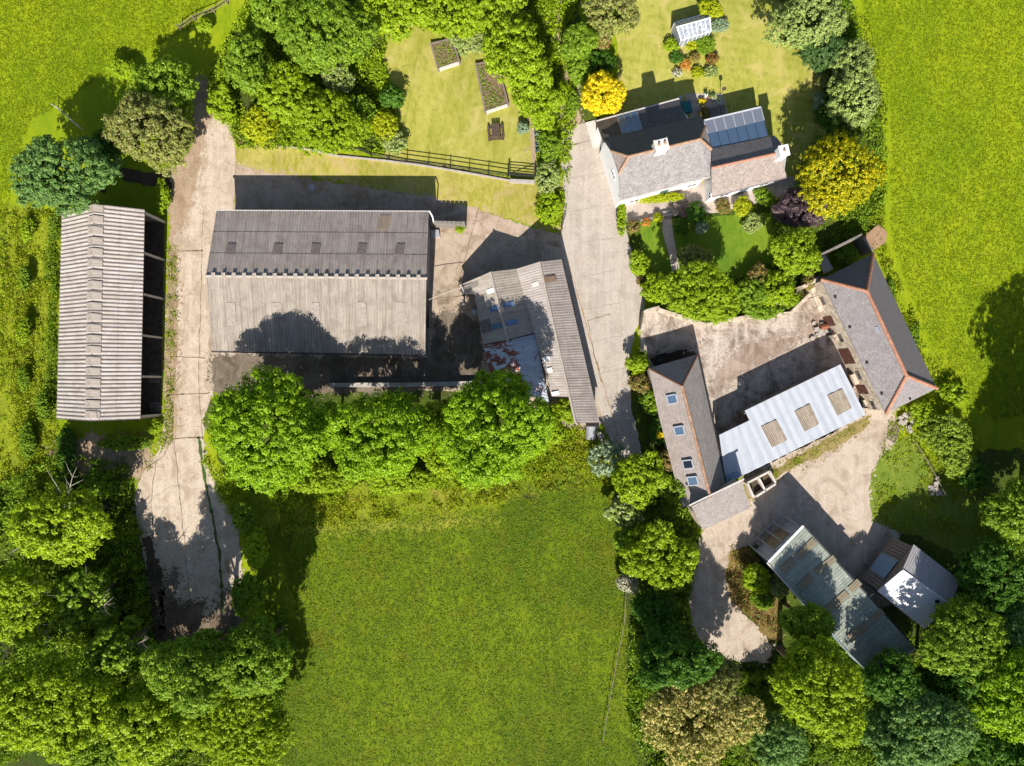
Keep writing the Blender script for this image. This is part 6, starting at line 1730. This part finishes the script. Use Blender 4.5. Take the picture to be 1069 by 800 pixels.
for i, (x, y, r_, mt, lb) in enumerate(((745, 102, .26, CONC, 'large grey plant pot nearest the lawn on the back terrace'), (750, 106, .22, WHITE, 'white plant pot on the back terrace'), (741, 101.5, .17, TERRA, 'small clay pot beside the large grey pot on the back terrace'), (737, 99, .18, WHITE, 'small white pot at the top of the back terrace'))):
    c = P(x, y, .3); mb = MB(); mb.tube([(c.x, c.y, 0), (c.x, c.y, .38), (c.x, c.y, .44), (c.x, c.y, .445)], [r_ * .7, r_, r_ * 1.12, r_ * .9], 16)
    t = Thing('flower_pot', lb, 'pot', (c.x, c.y, 0), 'pots on the back terrace'); t.part('pot', mb, mt)
    g = np.random.default_rng(i + 50); n = 60
    pos = np.stack([c.x + g.normal(0, r_ * .5, n), c.y + g.normal(0, r_ * .5, n), .45 + g.random(n) * .3], 1)
    nn = unit(n, g) + np.array([0, 0, .8]); nn /= np.linalg.norm(nn, axis=1, keepdims=True)
    link('potted_plant', leaf_mesh('potted_plant', pos, nn, g.uniform(.04, .08, n), t.base, g), LM['dark' if i % 2 else 'mid'], t.o)
for i, (x, y) in enumerate(((744, 116), (749.5, 114.5), (755, 113))):
    c = P(x, y, .4); 
    t = Thing('garden_planter', ('left', 'middle', 'right')[i] + ' one of three grey-blue box planters in a row on the back terrace', 'planter', (c.x, c.y, 0), 'box planters on the back terrace')
    mb = MB(); mb.box((c.x, c.y, .22), (.46, .75, .44), R(12)); t.part('box', mb, m_plain('slate_grey_box', lin(.24, .28, .32), .15))
    mb = MB(); mb.box((c.x, c.y, .443), (.36, .62, .02), R(12)); t.part('soil', mb, SOIL)
mb = MB(); mb.tube([P(751.5, 99), V((P(751.5, 99).x, P(751.5, 99).y, 1.4))], [.04, .035], 8); mb.box((P(751.5, 99).x, P(751.5, 99).y, 1.5), (.3, .3, .24), R(20))
solo('bird_table', 'small dark bird table on a post at the back terrace edge', 'bird table', mb, WOOD_D, P(751.5, 99))

# sticks and rubble in the courtyard
rnd = random.Random(4)
for (x, y, s, lb, nm, ct) in ((688, 372, .5, 'dark lump of debris in the cottage pen shadow', 'rubble_heap', 'rubble'), (857, 347, .9, 'heap of broken stone at the top corner of the stone barn yard wall', 'rubble_heap', 'rubble'), (946, 440, 1.1, 'pile of pale stones at the south corner of the stone barn', 'rubble_heap', 'rubble'), (975, 508, .8, 'heap of stones beside the short wire fence', 'rubble_heap', 'rubble'), (352, 60, 1.4, 'grey stone heap in the dark hollow of the grove', 'rubble_heap', 'rubble'), (622, 452, .9, 'pale rubbish heap at the lower end of the patchwork sheds', 'rubble_heap', 'rubble')):
    c = P(x, y); mb = MB()
    for i in range(26):
        r = rnd.uniform(.1, .28) * (0.6 + s * .5); q = (c.x + rnd.gauss(0, s * .45), c.y + rnd.gauss(0, s * .45), r * .6 + rnd.random() * .2 * s)
        top = [V(q) + V((r * math.cos(k + i) * rnd.uniform(.7, 1.1), r * math.sin(k + i) * rnd.uniform(.7, 1.1), r * .4)) for k in (0, 1.2, 2.5, 3.7, 5)]
        mb.prism(top, (rnd.gauss(0, .02), rnd.gauss(0, .02), -r - .02))
    solo(nm, lb, ct, mb, m_plain('stones_%d' % int(x), lin(.42, .37, .32) if s > .6 else lin(.06, .05, .05), .35), c)
# debris inside the open barn
for (x, y, lb) in ((160, 395, 'dim wooden pallet in the fourth bay of the open barn'), (161, 425, 'dim crate in the last bay of the open barn')):
    c = P(x, y, .3); t = Thing('wooden_pallet', lb, 'pallet', (c.x, c.y, 0), 'pallets in the open barn')
    for k in range(6): mb = MB(); mb.box((c.x - .5 + k * .2, c.y, .14), (.12, 1.0, .03)); t.part('slat', mb, WOOD)
    for k in range(3): mb = MB(); mb.box((c.x, c.y - .42 + k * .42, .09), (1.1, .1, .07)); t.part('bearer', mb, WOOD)
# manhole on the verge
mb = MB(); mb.tube([P(325.5, 196, 0) + V((0, 0, .0)), P(325.5, 196) + V((0, 0, .08))], [.35, .35], 12)
solo('manhole_cover', 'small round cover in the barn shadow on the verge', 'manhole', mb, STEEL, P(325.5, 196))

# loose farmyard bits seen beside the buildings
t = Thing('timber_pile', 'small stack of old boards lying beside the open gravel yard edge', 'timber', P(932, 452))
for i in range(6):
    mb = MB(); c = P(930 + i * 1.3, 450 + i * .7); mb.box((c.x, c.y, .06 + .05 * (i % 2)), (.14, 1.9, .05), R(-32 + i * 3)); t.part('board', mb, WOOD)
t = Thing('oil_tank', 'pale oblong tank in the shadow beside the lower end of the patchwork sheds', 'tank', P(617, 450))
c = P(617, 452, .9); mb = MB(); mb.tube([(c.x, c.y - .7, .75), (c.x, c.y - .65, .75), (c.x, c.y + .65, .75), (c.x, c.y + .7, .75)], [.38, .5, .5, .38], 16); t.part('tank_body', mb, STEEL)
for s in (-.45, .45): mb = MB(); mb.box((c.x, c.y + s, .13), (.8, .15, .26)); t.part('cradle', mb, CONC)
